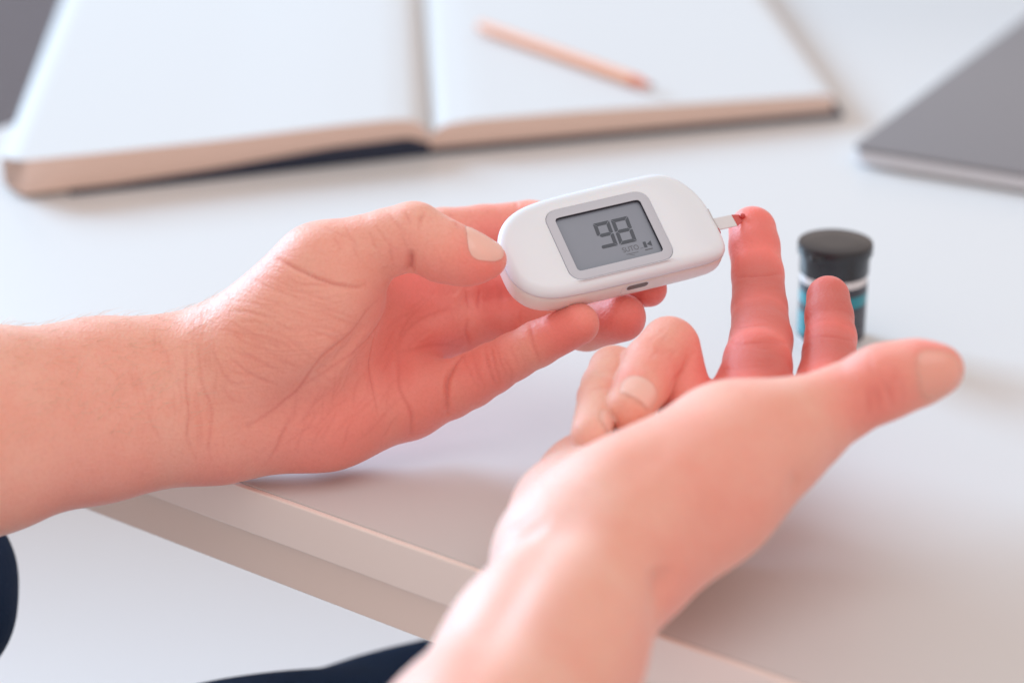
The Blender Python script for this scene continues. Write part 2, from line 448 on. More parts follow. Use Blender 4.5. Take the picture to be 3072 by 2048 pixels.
mesh('small_lettering', [(5.2 + x * .82, 6.1 - y, 1.17) for x, y, z in v], f, M['faint'], lcd)
for x0, y0, x1, y1, t in ((3.0, 7.7, 7.2, 7.75, .16), (4.0, 8.0, 5.6, 8.6, .12), (8.3, 6.8, 9.5, 6.6, .12)):
    v, f = prism([(x0, y0), (x1, y1), (x1, y1 + t), (x0, y0 + t)], 1.15, 1.19); mesh('small_mark', v, f, M['faint'], lcd)
v, f = prism([(9.9, 4.7), (10.9, 4.7), (10.8, 6.9), (9.75, 6.9)], 1.15, 1.19); mesh('indicator_bar', v, f, M['segment'], lcd)
v, f = prism([(11.0, 5.8), (12.7, 4.7), (12.5, 6.9)], 1.15, 1.19); mesh('indicator_arrow', v, f, M['segment'], lcd)
v, f = prism([(9.6, 7.6), (12.3, 7.6), (12.25, 7.95), (9.55, 7.95)], 1.15, 1.19); mesh('indicator_underline', v, f, M['faint'], lcd)
# socket on the lower long side, with the edge of its cover plate
def side(poly, y0, y1):
    return loft([[(x, y, z) for x, z in poly] for y in (y0, y1)], True, True, True)
v, f = side(rrect(4.1, 6.3, 7.4, 2.3, 1.14, 8), 16.3, 17.04); mesh('socket', v, f, M['port'], meter, smooth=30)
v, f = side(rrect(4.1, 6.3, 8.0, 2.9, 1.4, 8), 16.2, 17.0); mesh('socket_rim', v, f, M['case'], meter, bevel=.1)
v, f = side(rrect(6.4, 7.1, 15.5, 4.8, 1.5, 8), 16.0, 16.97); mesh('side_cover', v, f, M['case_back'], meter, bevel=.15)
# strip slot at the narrow end
def edge_x(y): return max(p[0] for p in OUT if abs(p[1] - y) < .9)
ys = np.linspace(-2.6, 5.0, 9)
v, f = loft([[(edge_x(y) - 1.2, y, 2.2), (edge_x(y) + .28, y, 2.2), (edge_x(y) + .28, y, 3.9), (edge_x(y) - 1.2, y, 3.9)] for y in ys], True, True, True)
slot = v
mesh('strip_slot', slot, f, M['chrome'], meter, bevel=.25, smooth=30)
v, f = loft([[(x, 6.3 + yy, 3.0 + zz) for yy, zz in rrect(0, 0, 2.3, 1.7, .5, 4)] for x in (33.5, 37.0)], True, True, True)
mesh('slot_tab', v, f, M['red_tab'], meter, bevel=.2)

# ------------------------------------------------------------------ test strip and blood drop
strip = empty('test_strip', mm, 'white test strip bridging the meter and the pricked fingertip', 'test strip')
v, f = prism([(32, 1.1), (43.4, 1.35), (43.6, 5.9), (32, 5.6)], 2.75, 3.25); mesh('strip_body', v, f, M['strip'], strip, bevel=.08)
v, f = prism([(43.42, 1.35), (45.9, 1.9), (46.3, 3.2), (45.8, 4.9), (43.62, 5.9)], 2.75, 3.25); mesh('strip_tip', v, f, M['strip_red'], strip, bevel=.08)
drop = bmesh.new(); bmesh.ops.create_uvsphere(drop, u_segments=24, v_segments=16, radius=.0009)
for q_ in drop.verts:
    q_.co.x *= 1.15; q_.co.z *= 1.1
dm = bpy.data.meshes.new('blood_drop'); drop.to_mesh(dm); drop.free(); dm.materials.append(M['blood'])
dm.polygons.foreach_set('use_smooth', [True] * len(dm.polygons))
bd = bpy.data.objects.new('blood_drop', dm); COL.objects.link(bd)
bd.location = mm @ Vector((.0466, .0030, .0026))
tag(bd, 'small red drop of blood on the raised middle fingertip', 'blood drop')

# ------------------------------------------------------------------ hands
# ---- implicit hand modelling (millimetres): tapered capsules, smoothly joined, then meshed ----
def _rc(p, a, b, r1, r2, n=None, f=1.0):
    ba = b - a
    pa = p - a
    if n is not None:
        s = 1.0 / f - 1.0
        pa = pa + np.outer(pa @ n, n) * s
        ba = ba + n * (ba @ n) * s
    l2 = float(ba @ ba) + 1e-9
    rr = r1 - r2
    a2 = l2 - rr * rr
    il2 = 1.0 / l2
    y = pa @ ba
    z = y - l2
    q = pa * l2 - np.outer(y, ba)
    x2 = (q * q).sum(1)
    y2 = y * y * l2
    z2 = z * z * l2
    k = np.sign(rr) * rr * rr * x2
    d = (np.sqrt(np.maximum(x2 * a2 * il2, 0)) + y * rr) * il2 - r1
    d = np.where(np.sign(y) * a2 * y2 < k, np.sqrt(x2 + y2) * il2 - r1, d)
    d = np.where(np.sign(z) * a2 * z2 > k, np.sqrt(x2 + z2) * il2 - r2, d)
    return d

def _smin(a, b, k):
    h = np.maximum(k - np.abs(a - b), 0.0) / k
    return np.minimum(a, b) - h * h * k * 0.25

def _prim(p, s):
    a, b = np.array(s[0], float), np.array(s[1], float)
    n = np.array(s[4], float) if len(s) > 4 and s[4] is not None else None
    return _rc(p, a, b, s[2], s[3], n, s[5] if n is not None else 1.0)

def _chain(p, segs, k):
    d = _prim(p, segs[0])
    for s in segs[1:]:
        d = _smin(d, _prim(p, s), k)
    return d

def hand_sdf(p, H):
    palm = _prim(p, H['palm'][0])
    for s in H['palm'][1:]:
        palm = _smin(palm, _prim(p, s), H.get('kp', 9.0))
    d = palm.copy()
    for F in H['fingers']:
        segs = F['prox'] + F['rest']
        e = np.array([s[i] for s in segs for i in (0, 1)], float)
        m = ((p > e.min(0) - 28) & (p < e.max(0) + 28)).all(1)     # nothing of this finger reaches further
        if not m.any():
            continue
        d[m] = _finger(p[m], palm[m], d[m], F)
    return d

def _finger(p, palm, d, F):
    if True:
        prox = _chain(p, F['prox'], F.get('kc', 1.5))
        body = _smin(palm, prox, F.get('k', 8.0))
        h = np.maximum(1.0 - np.abs(d - body) / 5.0, 0.0) * np.clip((palm - np.maximum(d, body)) / 2.0, 0.0, 1.0)
        d = np.minimum(d, body) - 1.2 * h * h
        if F['rest']:
            d = _smin(d, _smin(prox, _chain(p, F['rest'], F.get('kr', 1.5)), F.get('kj', 1.5)), 0.6)
    return d

def hand_mesh(H, lo, hi, h):
    """coarse-to-fine sampling, naive surface nets, one linear subdivision, projection on the surface"""
    lo = np.array(lo, float); hi = np.array(hi, float)
    m = 4
    nc = np.ceil((hi - lo) / (h * m)).astype(int) + 1
    ax = [lo[i] + np.arange(nc[i]) * h * m for i in range(3)]
    g = np.stack(np.meshgrid(*ax, indexing='ij'), -1).reshape(-1, 3)
    dc = hand_sdf(g, H).reshape(nc)
    V = np.repeat(np.repeat(np.repeat(dc, m, 0), m, 1), m, 2)
    idx = np.argwhere(np.abs(V) < h * m * 2.2)
    V[tuple(idx.T)] = hand_sdf(lo + idx * h, H)
    S = V < 0
    n = np.array(V.shape)
    c = [(i, j, k) for i in (0, 1) for j in (0, 1) for k in (0, 1)]
    sl = lambda o: tuple(slice(o[i], n[i] - 1 + o[i]) for i in range(3))
    cnt = sum(S[sl(o)].astype(np.int8) for o in c)
    cells = np.argwhere((cnt > 0) & (cnt < 8))
    vid = -np.ones(n - 1, int)
    vid[tuple(cells.T)] = np.arange(len(cells))
    acc = np.zeros((len(cells), 3)); w = np.zeros(len(cells))
    for o1 in c:
        for a in range(3):
            if o1[a]:
                continue
            o2 = list(o1); o2[a] = 1
            v1 = V[tuple((cells + o1).T)]; v2 = V[tuple((cells + o2).T)]
            cr = (v1 < 0) != (v2 < 0)
            t = np.where(cr, v1 / np.where(cr, v1 - v2, 1), 0)
            pt = np.array(o1, float) + np.outer(t, np.eye(3)[a])
            acc[cr] += pt[cr]; w[cr] += 1
    verts = lo + (cells + acc / w[:, None]) * h
    quads = []
    for a in range(3):
        b, d = (a + 1) % 3, (a + 2) % 3
        s1 = [slice(None)] * 3; s2 = [slice(None)] * 3
        s1[a] = slice(0, -1); s2[a] = slice(1, None)
        A = S[tuple(s1)]; B = S[tuple(s2)]
        e = np.argwhere(A != B)
        e = e[(e[:, b] > 0) & (e[:, d] > 0) & (e[:, b] < n[b] - 1) & (e[:, d] < n[d] - 1)]
        fl = A[tuple(e.T)]
        ob = np.zeros(3, int); ob[b] = 1
        od = np.zeros(3, int); od[d] = 1
        q = np.stack([vid[tuple((e - ob - od).T)], vid[tuple((e - od).T)], vid[tuple(e.T)], vid[tuple((e - ob).T)]], 1)
        q[~fl] = q[~fl][:, ::-1]
        quads.append(q)
    Q = np.concatenate(quads)
    # linear subdivision
    N = len(verts)
    E = np.stack([Q, np.roll(Q, -1, 1)], -1).reshape(-1, 2)
    Es = np.sort(E, 1)
    key = Es[:, 0].astype(np.int64) * N + Es[:, 1]
    uk, inv = np.unique(key, return_inverse=True)
    ue = np.stack([uk // N, uk % N], 1)
    em = N + inv.reshape(-1, 4)
    fc = N + len(ue) + np.arange(len(Q))
    verts = np.concatenate([verts, verts[ue].mean(1), verts[Q].mean(1)])
    P = []
    for i in range(4):
        P.append(np.stack([Q[:, i], em[:, i], fc, em[:, i - 1]], 1))
    Q = np.concatenate(P)
    verts, nrm = project(verts, H)
    verts = relax(verts, Q)
    verts, nrm = project(verts, H)
    return verts, Q, nrm

def grad(v, H, e=0.25):
    g = np.stack([hand_sdf(v + np.eye(3)[i] * e, H) - hand_sdf(v - np.eye(3)[i] * e, H) for i in range(3)], 1) / (2 * e)
    return g

def project(v, H):
    d = hand_sdf(v, H)
    g = grad(v, H)
    l2 = np.maximum((g * g).sum(1), 0.09)
    st = np.clip(d / np.sqrt(l2), -1.0, 1.0)
    u = g / np.sqrt(np.maximum((g * g).sum(1), 1e-9))[:, None]
    return v - u * st[:, None], u

def relax(v, Q, it=2):
    for _ in range(it):
        s = np.zeros_like(v); c = np.zeros(len(v))
        for i in range(4):
            for j in (i - 1, (i + 1) % 4):
                for a in range(3):
                    s[:, a] += np.bincount(Q[:, i], v[Q[:, j], a], len(v))
                c += np.bincount(Q[:, i], minlength=len(v))
        v = v + 0.5 * (s / c[:, None] - v)
    return v

def polyline(pts, step=0.8):
    """Catmull-Rom through the points, resampled; returns positions and a 0..1 parameter"""
    P = np.array(pts, float)
    P = np.concatenate([[2 * P[0] - P[1]], P, [2 * P[-1] - P[-2]]])
    out = []
    for i in range(1, len(P) - 2):
        m = max(2, int(np.linalg.norm(P[i + 1] - P[i]) / step))
        t = (np.arange(m) / m)[:, None]
        out.append(0.5 * (2 * P[i] + (P[i + 1] - P[i - 1]) * t + (2 * P[i - 1] - 5 * P[i] + 4 * P[i + 1] - P[i + 2]) * t ** 2
                          + (3 * P[i] - P[i - 1] - 3 * P[i + 1] + P[i + 2]) * t ** 3))
    out.append(P[-2][None])
    R = np.concatenate(out)
    return R, np.linspace(0, 1, len(R))

def carve(v, nrm, pts, depth, width, taper='b'):
    """amount by which a crease through pts sinks each vertex"""
    R, t = polyline(pts)
    lo, hi = R.min(0) - 3 * width, R.max(0) + 3 * width
    m = np.nonzero(((v > lo) & (v < hi)).all(1))[0]
    out = np.zeros(len(v))
    if not len(m):
        return out
    best = np.full(len(m), 1e9); bt = np.zeros(len(m))
    q = v[m]
    for i in range(len(R)):
        d = ((q - R[i]) ** 2).sum(1)
        k = d < best
        best[k] = d[k]; bt[k] = t[i]
    amp = depth * (np.sin(np.pi * np.clip(bt, 0.04, 0.96)) ** 0.5 if taper == 'b' else np.clip(bt * 2.5, 0.05, 1) if taper == 's' else 1.0)
    out[m] = amp * np.exp(-best / (width * width))
    return out


HANDS = {'left': {'kp': 14.0,
          'palm': [((-220.4, 645.4, 30.1), (-163.3, 674.0, 28.5), 34, 29.6, (-0.146, -0.82, 0.553), 0.74),
                   ((-163.3, 674.0, 28.5), (-129.0, 690.3, 28.5), 29.6, 26.2, (-0.146, -0.82, 0.553), 0.74),
                   ((-129.0, 690.3, 28.5), (-102.0, 700.0, 28.5), 26.2, 23.9, (-0.146, -0.82, 0.553), 0.74),
                   ((-102.0, 700.0, 28.5), (-82.6, 706.1, 27.5), 23.9, 21.5, (-0.146, -0.82, 0.553), 0.66),
                   ((-89.7, 698.9, 18.0), (-59.3, 703.9, 19.5), 14.0, 13.9), ((-59.3, 703.9, 19.5), (-34.6, 714.5, 21.6), 13.9, 13.8),
                   ((-86.7, 705.4, 28.4), (-34.5, 731.5, 38.9), 13.5, 11.5), ((-86.8, 708.4, 32.9), (-34.7, 742.3, 49.3), 13.5, 11.5),
                   ((-82.7, 710.5, 35.5), (-38.2, 749.4, 58.4), 13.5, 11.5), ((-68.0, 711.6, 30.3), (-48.2, 726.0, 44.1), 13, 12.5),
                   ((-85.5, 702.3, 44.4), (-60.1, 707.0, 68.5), 14.4, 13.0), ((-83.7, 701.5, 39.9), (-66.6, 702.8, 50.7), 14, 16),
                   ((-66.6, 702.8, 50.7), (-56.1, 707.3, 64.1), 16, 14.5)],
          'fingers': [{'name': 'thumb',
                       'k': 5.5,
                       'kr': 4,
                       'kj': 4,
                       'prox': [((-60.6, 707.2, 68.9), (-46.0, 708.4, 74.6), 12.6, 10.9), ((-46.0, 708.4, 74.6), (-38.6, 708.5, 77.4), 10.9, 10.3),
                                ((-38.6, 708.5, 77.4), (-30.8, 708.4, 79.6), 10.3, 10.0)],
                       'rest': [((-30.5, 708.4, 79.6), (-21.9, 704.9, 76.4), 9.8, 8.9), ((-21.9, 704.9, 76.4), (-14.6, 703.9, 74.1), 8.9, 7.8),
                                ((-14.6, 703.9, 74.1), (-7.1, 704.6, 73.1), 7.8, 5.5), ((-21.3, 702.5, 76.0), (-11.0, 701.7, 73.9), 8.0, 6.0)]},
                      {'name': 'index',
                       'prox': [((-37.1, 750.9, 59.6), (-23.0, 759.9, 60.2), 11, 9.6), ((-23.0, 759.9, 60.2), (-9.7, 765.2, 60.0), 9.6, 9.0),
                                ((-9.7, 765.2, 60.0), (6.1, 767.7, 60.8), 9.0, 9.0)],
                       'rest': [((6.1, 767.7, 60.8), (20.4, 758.0, 63.5), 9.0, 8.0), ((20.4, 758.0, 63.5), (28.0, 752.1, 65.0), 8.0, 8.0),
                                ((28.0, 752.1, 65.0), (39.8, 746.1, 66.1), 8.0, 7.5)]},
                      {'name': 'middle',
                       'prox': [((-33.7, 743.2, 49.0), (-17.4, 751.4, 45.1), 11, 9.2), ((-17.4, 751.4, 45.1), (-9.6, 757.1, 43.3), 9.2, 8.6),
                                ((-9.6, 757.1, 43.3), (2.7, 759.5, 43.8), 8.6, 8.6)],
                       'rest': [((2.7, 759.5, 43.8), (18.2, 751.1, 47.1), 8.6, 7.6), ((18.2, 751.1, 47.1), (32.3, 742.4, 49.5), 7.6, 7.4),
                                ((32.3, 742.4, 49.5), (44.6, 731.8, 52.6), 7.4, 5.8)]},
                      {'name': 'ring',
                       'prox': [((-34.0, 732.2, 38.0), (-15.0, 741.6, 34.7), 11, 8.6), ((-15.0, 741.6, 34.7), (-6.2, 747.5, 33.2), 8.6, 7.8),
                                ((-6.2, 747.5, 33.2), (3.8, 747.8, 33.8), 7.8, 8.0)],
                       'rest': [((3.8, 747.8, 33.8), (15.8, 738.4, 37.4), 8.0, 7.6), ((15.8, 738.4, 37.4), (24.4, 730.9, 40.2), 7.6, 8.2),
                                ((24.4, 730.9, 40.2), (35.4, 721.7, 46.7), 8.2, 7.8)]},
                      {'name': 'pinky',
                       'k': 5,
                       'prox': [((-35.2, 715.5, 21.6), (-20.6, 714.6, 24.6), 11.8, 9.4), ((-20.6, 714.6, 24.6), (-13.5, 714.8, 27.6), 9.4, 8.6),
                                ((-13.5, 714.8, 27.6), (-6.5, 714.5, 32.0), 8.6, 8.1)],
                       'rest': [((-6.5, 714.5, 32.0), (0.4, 713.2, 36.7), 8.1, 7.5), ((0.4, 713.2, 36.7), (8.1, 712.0, 41.6), 7.5, 7.3),
                                ((8.1, 712.0, 41.6), (21.0, 708.9, 49.7), 7.3, 6.7)]}],
          'creases': [(((-41.5, 700.0, 61.4), (-42.8, 697.7, 61.0), (-44.4, 695.8, 59.9), (-45.8, 694.3, 58.3), (-47.4, 692.8, 56.3), (-49.0, 691.2, 54.6),
                        (-51.3, 689.0, 52.9), (-53.6, 687.2, 51.5), (-55.9, 685.7, 50.2), (-58.0, 684.6, 48.7), (-59.8, 684.0, 46.7), (-61.6, 683.9, 44.2),
                        (-63.6, 684.4, 40.7), (-65.7, 685.0, 37.3), (-67.8, 685.2, 35.2), (-70.2, 685.0, 33.6), (-73.1, 684.7, 31.3), (-76.2, 683.7, 29.4),
                        (-79.1, 682.5, 28.0), (-81.9, 681.4, 26.7)),
                       1.1, 1.2, 'b'),
                      (((-40.8, 710.2, 52.2), (-42.2, 705.5, 50.9), (-43.8, 701.4, 49.6), (-45.6, 697.7, 48.3), (-47.9, 694.1, 47.0), (-50.0, 691.5, 46.1),
                        (-52.5, 689.1, 45.0), (-54.9, 687.4, 43.8), (-58.2, 686.0, 41.8), (-61.2, 685.4, 39.9), (-63.5, 685.2, 38.5), (-65.7, 685.0, 37.3)),
                       0.7, 0.7, 'b'),
                      (((-42.7, 703.9, 50.6), (-43.6, 703.8, 46.7), (-44.4, 703.2, 43.2), (-44.9, 702.5, 40.4), (-45.0, 701.8, 37.6), (-44.5, 700.8, 34.5),
                        (-43.7, 698.8, 31.5), (-43.1, 697.0, 29.3), (-42.6, 695.7, 26.7), (-42.1, 694.8, 23.9)),
                       0.5, 0.7, 'b'),
                      (((-35.3, 712.0, 39.4), (-35.5, 710.2, 37.1), (-35.7, 707.7, 34.9), (-35.8, 705.2, 32.9), (-35.6, 703.2, 31.0), (-34.6, 701.5, 28.5),
                        (-33.3, 700.8, 26.0), (-32.3, 700.5, 23.8), (-31.8, 700.5, 21.8), (-31.8, 700.6, 20.2), (-32.0, 700.9, 17.7), (-32.4, 702.2, 14.6)),
                       0.8, 1.0, 'b'),
                      (((-35.3, 711.5, 38.5), (-35.0, 713.0, 40.8), (-34.2, 714.5, 43.0), (-32.3, 717.0, 45.0), (-29.6, 720.0, 46.5), (-27.3, 722.4, 47.0),
                        (-24.7, 725.4, 47.0), (-22.3, 728.5, 46.6), (-19.6, 732.1, 45.6), (-17.0, 735.0, 44.6)),
                       0.5, 1.1, 'b'),
                      (((-25.5, 729.5, 51.4), (-27.4, 725.9, 50.7), (-29.4, 722.8, 49.8), (-31.2, 720.3, 48.7), (-32.7, 718.0, 47.3), (-34.0, 715.6, 45.0),
                        (-34.9, 713.7, 42.3), (-35.8, 711.8, 39.5)),
                       0.5, 1.3, 'b'),
                      (((-35.3, 711.8, 39.0), (-31.9, 714.1, 38.8), (-28.6, 716.9, 38.6), (-25.4, 719.9, 37.9), (-22.6, 723.2, 36.5), (-19.9, 726.8, 34.7),
                        (-17.2, 730.0, 33.0)),
                       0.7, 1.2, 'b'),
                      (((-101.5, 691.9, 52.0), (-101.0, 688.9, 49.6), (-100.7, 686.3, 46.9), (-100.6, 684.1, 44.2), (-100.5, 681.9, 41.0),
                        (-100.1, 680.4, 38.3), (-99.6, 678.9, 35.3), (-99.3, 677.7, 32.4), (-99.7, 676.3, 29.0), (-100.1, 675.6, 25.8), (-99.2, 675.6, 22.3),
                        (-97.9, 676.2, 18.7)),
                       0.45, 0.6, 'b'),
                      (((-97.7, 690.5, 52.6), (-97.2, 688.3, 50.5), (-96.8, 686.4, 48.2), (-96.5, 684.8, 45.8), (-96.1, 683.6, 43.5), (-95.7, 682.6, 41.5),
                        (-94.8, 681.5, 38.8), (-93.7, 680.9, 36.6), (-92.9, 680.3, 34.5), (-92.6, 679.5, 31.5), (-92.8, 678.5, 28.5), (-93.4, 677.6, 24.9),
                        (-93.9, 677.1, 21.4), (-93.6, 677.3, 18.9), (-93.1, 677.7, 16.7)),
                       0.55, 0.8, 'b'),
                      (((-96.9, 701.2, 58.1), (-96.9, 698.3, 57.5), (-96.9, 695.7, 56.5), (-97.0, 693.0, 54.9), (-97.1, 690.6, 52.9)), 0.15, 0.6, 'b'),
                      (((-94.1, 688.8, 52.8), (-92.6, 686.4, 50.5), (-90.9, 684.5, 47.8), (-89.6, 683.3, 45.6), (-88.1, 682.4, 43.3), (-86.5, 681.9, 41.4),
                        (-83.7, 681.9, 40.8), (-80.7, 682.1, 40.9)),
                       0.35, 0.6, 'b'),
                      (((-87.9, 684.7, 49.7), (-85.3, 683.4, 47.6), (-82.7, 682.7, 45.5), (-80.2, 682.3, 43.8), (-77.7, 682.4, 42.4), (-75.2, 682.6, 41.2),
                        (-72.7, 683.0, 40.1)),
                       0.35, 0.6, 'b'),
                      (((-89.1, 681.7, 39.9), (-87.9, 681.3, 37.9), (-86.7, 681.1, 36.2), (-85.3, 681.2, 35.5), (-83.8, 681.4, 35.2)), 0.3, 0.6, 'b'),
                      (((-67.9, 686.3, 29.8), (-69.7, 685.7, 26.4), (-71.3, 684.9, 23.1), (-72.7, 684.4, 20.1), (-74.1, 684.3, 17.2), (-75.5, 684.4, 14.8),
                        (-76.9, 684.8, 12.5)),
                       0.45, 0.6, 'b'),
                      (((-51.6, 691.4, 40.9), (-53.1, 691.0, 37.9), (-54.6, 690.5, 35.2), (-55.9, 689.8, 33.2), (-57.2, 689.1, 31.4)), 0.3, 0.5, 'b'),
                      (((-45.9, 700.3, 37.1), (-47.4, 697.8, 35.9), (-48.7, 695.8, 34.1), (-49.3, 693.8, 31.1), (-49.7, 691.5, 27.8)), 0.3, 0.5, 'b'),
                      (((-59.9, 687.9, 29.3), (-62.1, 687.3, 28.5), (-64.1, 686.8, 27.5), (-65.5, 686.3, 26.1), (-66.7, 685.8, 24.5)), 0.25, 0.5, 'b'),
                      (((-72.2, 698.4, 75.6), (-69.6, 695.5, 75.4), (-67.0, 693.5, 74.8), (-64.8, 692.3, 74.2), (-62.3, 691.2, 73.4), (-60.2, 690.6, 72.6),
                        (-58.0, 690.3, 71.8), (-55.8, 690.3, 70.9), (-53.3, 690.6, 70.1), (-51.0, 691.3, 69.4), (-49.0, 692.2, 68.8), (-47.3, 693.2, 68.3),
                        (-46.2, 694.0, 68.3), (-45.3, 694.7, 68.4)),
                       0.8, 0.75, 'b'),
                      (((-31.0, 697.2, 79.7), (-31.2, 697.2, 78.3), (-31.3, 697.3, 76.9), (-31.4, 697.7, 75.5), (-31.5, 698.2, 74.1), (-31.6, 699.1, 72.7),
                        (-31.7, 700.5, 71.0)),
                       1.9, 1.2, 's'),
                      (((-27.2, 703.6, 88.8), (-27.7, 702.6, 88.4), (-28.1, 701.6, 87.8), (-28.4, 700.6, 86.9), (-28.7, 699.5, 85.9)), 0.5, 0.7, 'b'),
                      (((-33.3, 704.6, 89.5), (-32.7, 703.1, 88.9), (-32.2, 701.9, 88.3), (-31.8, 701.1, 87.6), (-31.4, 700.3, 86.9)), 0.35, 0.6, 'b'),
                      (((-37.9, 704.4, 87.9), (-36.7, 702.4, 87.2), (-35.5, 700.9, 86.3), (-34.4, 699.6, 85.2), (-33.2, 698.7, 84.0)), 0.25, 0.6, 'b'),
                      (((-37.8, 698.0, 80.4), (-37.6, 697.8, 79.2), (-37.4, 697.7, 77.8), (-37.0, 697.8, 76.2), (-36.6, 698.2, 74.3)), 0.3, 0.6, 'b'),
                      (((-75.6, 695.2, 71.1), (-73.0, 693.0, 70.9), (-70.1, 691.1, 70.5), (-67.6, 689.8, 69.8), (-64.7, 688.7, 68.8), (-61.8, 688.1, 67.8),
                        (-59.1, 688.0, 66.9), (-56.4, 688.3, 65.9), (-53.8, 688.9, 64.7)),
                       0.22, 0.6, 'b'),
                      (((-82.5, 701.7, 68.6), (-78.9, 695.9, 69.3), (-75.5, 692.6, 69.1), (-72.2, 690.3, 68.6), (-69.5, 689.0, 68.1), (-66.8, 688.0, 67.4),
                        (-64.2, 687.5, 66.7), (-61.8, 687.2, 66.0), (-58.1, 687.4, 64.7), (-54.8, 688.1, 63.4)),
                       0.22, 0.6, 'b'),
                      (((-73.1, 688.5, 66.0), (-70.4, 687.4, 65.5), (-67.7, 686.6, 64.9), (-64.8, 686.2, 64.2), (-62.4, 686.2, 63.7), (-59.9, 686.4, 63.2),
                        (-57.3, 686.9, 62.6), (-54.8, 687.8, 61.9)),
                       0.18, 0.5, 'b'),
                      (((-70.0, 685.9, 63.2), (-67.2, 685.4, 62.5), (-64.4, 685.1, 61.7), (-61.8, 685.1, 60.8), (-58.3, 685.6, 59.2), (-54.9, 686.8, 57.3)),
                       0.18, 0.5, 'b'),
                      (((-59.0, 684.1, 51.8), (-56.9, 685.1, 51.5), (-55.0, 686.2, 51.2), (-53.5, 687.3, 51.4), (-52.1, 688.4, 51.6)), 0.3, 0.6, 'b'),
                      (((-10.7, 744.9, 47.8), (-10.6, 744.3, 46.2), (-10.8, 742.9, 44.2), (-11.0, 739.6, 42.7)), 0.5, 0.8, 'b'),
                      (((-15.1, 741.6, 48.4), (-14.7, 740.8, 46.4), (-14.3, 739.8, 44.7), (-13.8, 737.9, 43.4)), 0.6, 1.0, 'b'),
                      (((-14.1, 733.7, 40.7), (-14.6, 732.3, 39.1), (-14.8, 731.4, 37.2), (-14.3, 731.6, 34.8), (-13.6, 732.6, 31.9)), 0.6, 1.0, 'b'),
                      (((2.2, 742.2, 40.5), (2.4, 740.8, 39.5), (2.6, 739.8, 38.5), (3.0, 739.1, 37.8)), 0.3, 0.7, 'b'),
                      (((-16.7, 713.7, 36.2), (-17.7, 712.5, 35.5), (-18.7, 711.1, 34.6), (-19.7, 709.1, 33.2), (-20.5, 707.3, 31.4), (-20.7, 705.9, 29.4),
                        (-20.6, 704.9, 27.1), (-20.5, 704.6, 24.0), (-20.4, 705.4, 20.2)),
                       1.7, 1.0, 'b'),
                      (((-8.5, 711.9, 40.1), (-8.2, 708.8, 38.4), (-7.6, 707.0, 36.0), (-6.3, 706.0, 32.9), (-4.8, 706.7, 29.0)), 0.5, 0.7, 'b'),
                      (((-6.5, 710.5, 40.7), (-5.9, 707.6, 38.2), (-5.2, 706.3, 35.4), (-4.3, 706.0, 32.9), (-3.3, 706.7, 30.2)), 0.4, 0.6, 'b'),
                      (((5.9, 711.5, 49.1), (6.1, 707.0, 47.3), (6.5, 705.0, 44.7), (7.6, 704.3, 41.9), (9.0, 705.0, 38.6)), 0.5, 0.8, 'b'),
                      (((1.3, 769.1, 69.6), (1.6, 765.5, 69.6), (1.9, 763.6, 69.1)), 0.4, 0.8, 'b'),
                      (((-20.6, 757.1, 69.7), (-19.7, 755.5, 68.8)), 0.35, 1.0, 'b'),
                      (((-17.6, 704.9, 85.6), (-16.9, 702.9, 85.2), (-16.2, 701.5, 84.6)), 0.35, 1.0, 'b'),
                      (((-43.1, 697.8, 59.0), (-44.5, 696.2, 57.1), (-45.9, 694.8, 55.1), (-47.2, 693.4, 53.1), (-48.7, 691.9, 51.3), (-50.2, 690.4, 49.7),
                        (-52.3, 688.6, 48.0), (-54.6, 686.9, 46.4), (-57.0, 685.8, 44.8), (-59.3, 685.1, 43.0), (-61.5, 684.9, 41.0), (-63.6, 685.0, 39.0),
                        (-65.7, 685.1, 37.0), (-67.8, 685.2, 35.0), (-69.9, 685.2, 33.3), (-72.0, 684.9, 31.7), (-74.1, 684.4, 30.3), (-76.2, 683.7, 28.9)),
                       1.6, 4.0, 'b'),
                      (((-28.6, 722.0, 48.1), (-30.8, 719.1, 46.6), (-33.0, 716.4, 45.0), (-34.8, 714.2, 43.2), (-35.9, 712.5, 41.0), (-36.5, 710.8, 38.7),
                        (-36.8, 708.6, 36.3), (-36.6, 706.6, 34.4), (-36.1, 704.5, 32.4), (-35.5, 702.5, 30.3), (-35.0, 701.1, 28.0)),
                       2.2, 5.0, 'b'),
                      (((-19.1, 731.6, 44.7), (-21.9, 728.1, 45.7), (-24.7, 724.9, 46.5), (-27.5, 722.1, 46.9), (-30.3, 719.5, 46.6), (-33.0, 716.9, 46.0),
                        (-35.8, 714.4, 45.4)),
                       1.3, 3.6, 'b'),
                      (((-16.0, 731.9, 31.1), (-18.8, 728.8, 32.5), (-21.6, 724.6, 34.5), (-24.4, 720.6, 36.1), (-27.1, 717.4, 36.9), (-29.9, 714.6, 37.4),
                        (-32.6, 712.4, 37.6)),
                       1.3, 3.6, 'b'),
                      (((-46.2, 694.9, 52.3), (-47.1, 694.6, 49.0), (-48.1, 694.4, 45.6), (-48.9, 694.4, 42.2), (-49.7, 694.5, 38.9), (-50.1, 694.4, 35.9),
                        (-50.4, 693.9, 33.4), (-50.6, 692.8, 31.0), (-50.8, 691.5, 28.8)),
                       1.0, 5.0, 'b'),
                      (((-96.9, 695.7, 56.5), (-96.2, 692.0, 54.6), (-95.7, 689.2, 52.4), (-95.1, 687.0, 50.0), (-94.6, 685.2, 47.4), (-94.0, 683.8, 44.7),
                        (-93.2, 682.6, 41.9), (-92.6, 681.6, 39.0), (-92.1, 680.8, 35.9), (-91.8, 680.1, 33.3), (-91.7, 679.5, 30.7), (-91.5, 678.8, 28.1),
                        (-91.4, 678.2, 25.3), (-91.4, 677.9, 22.5)),
                       1.0, 5.0, 'b'),
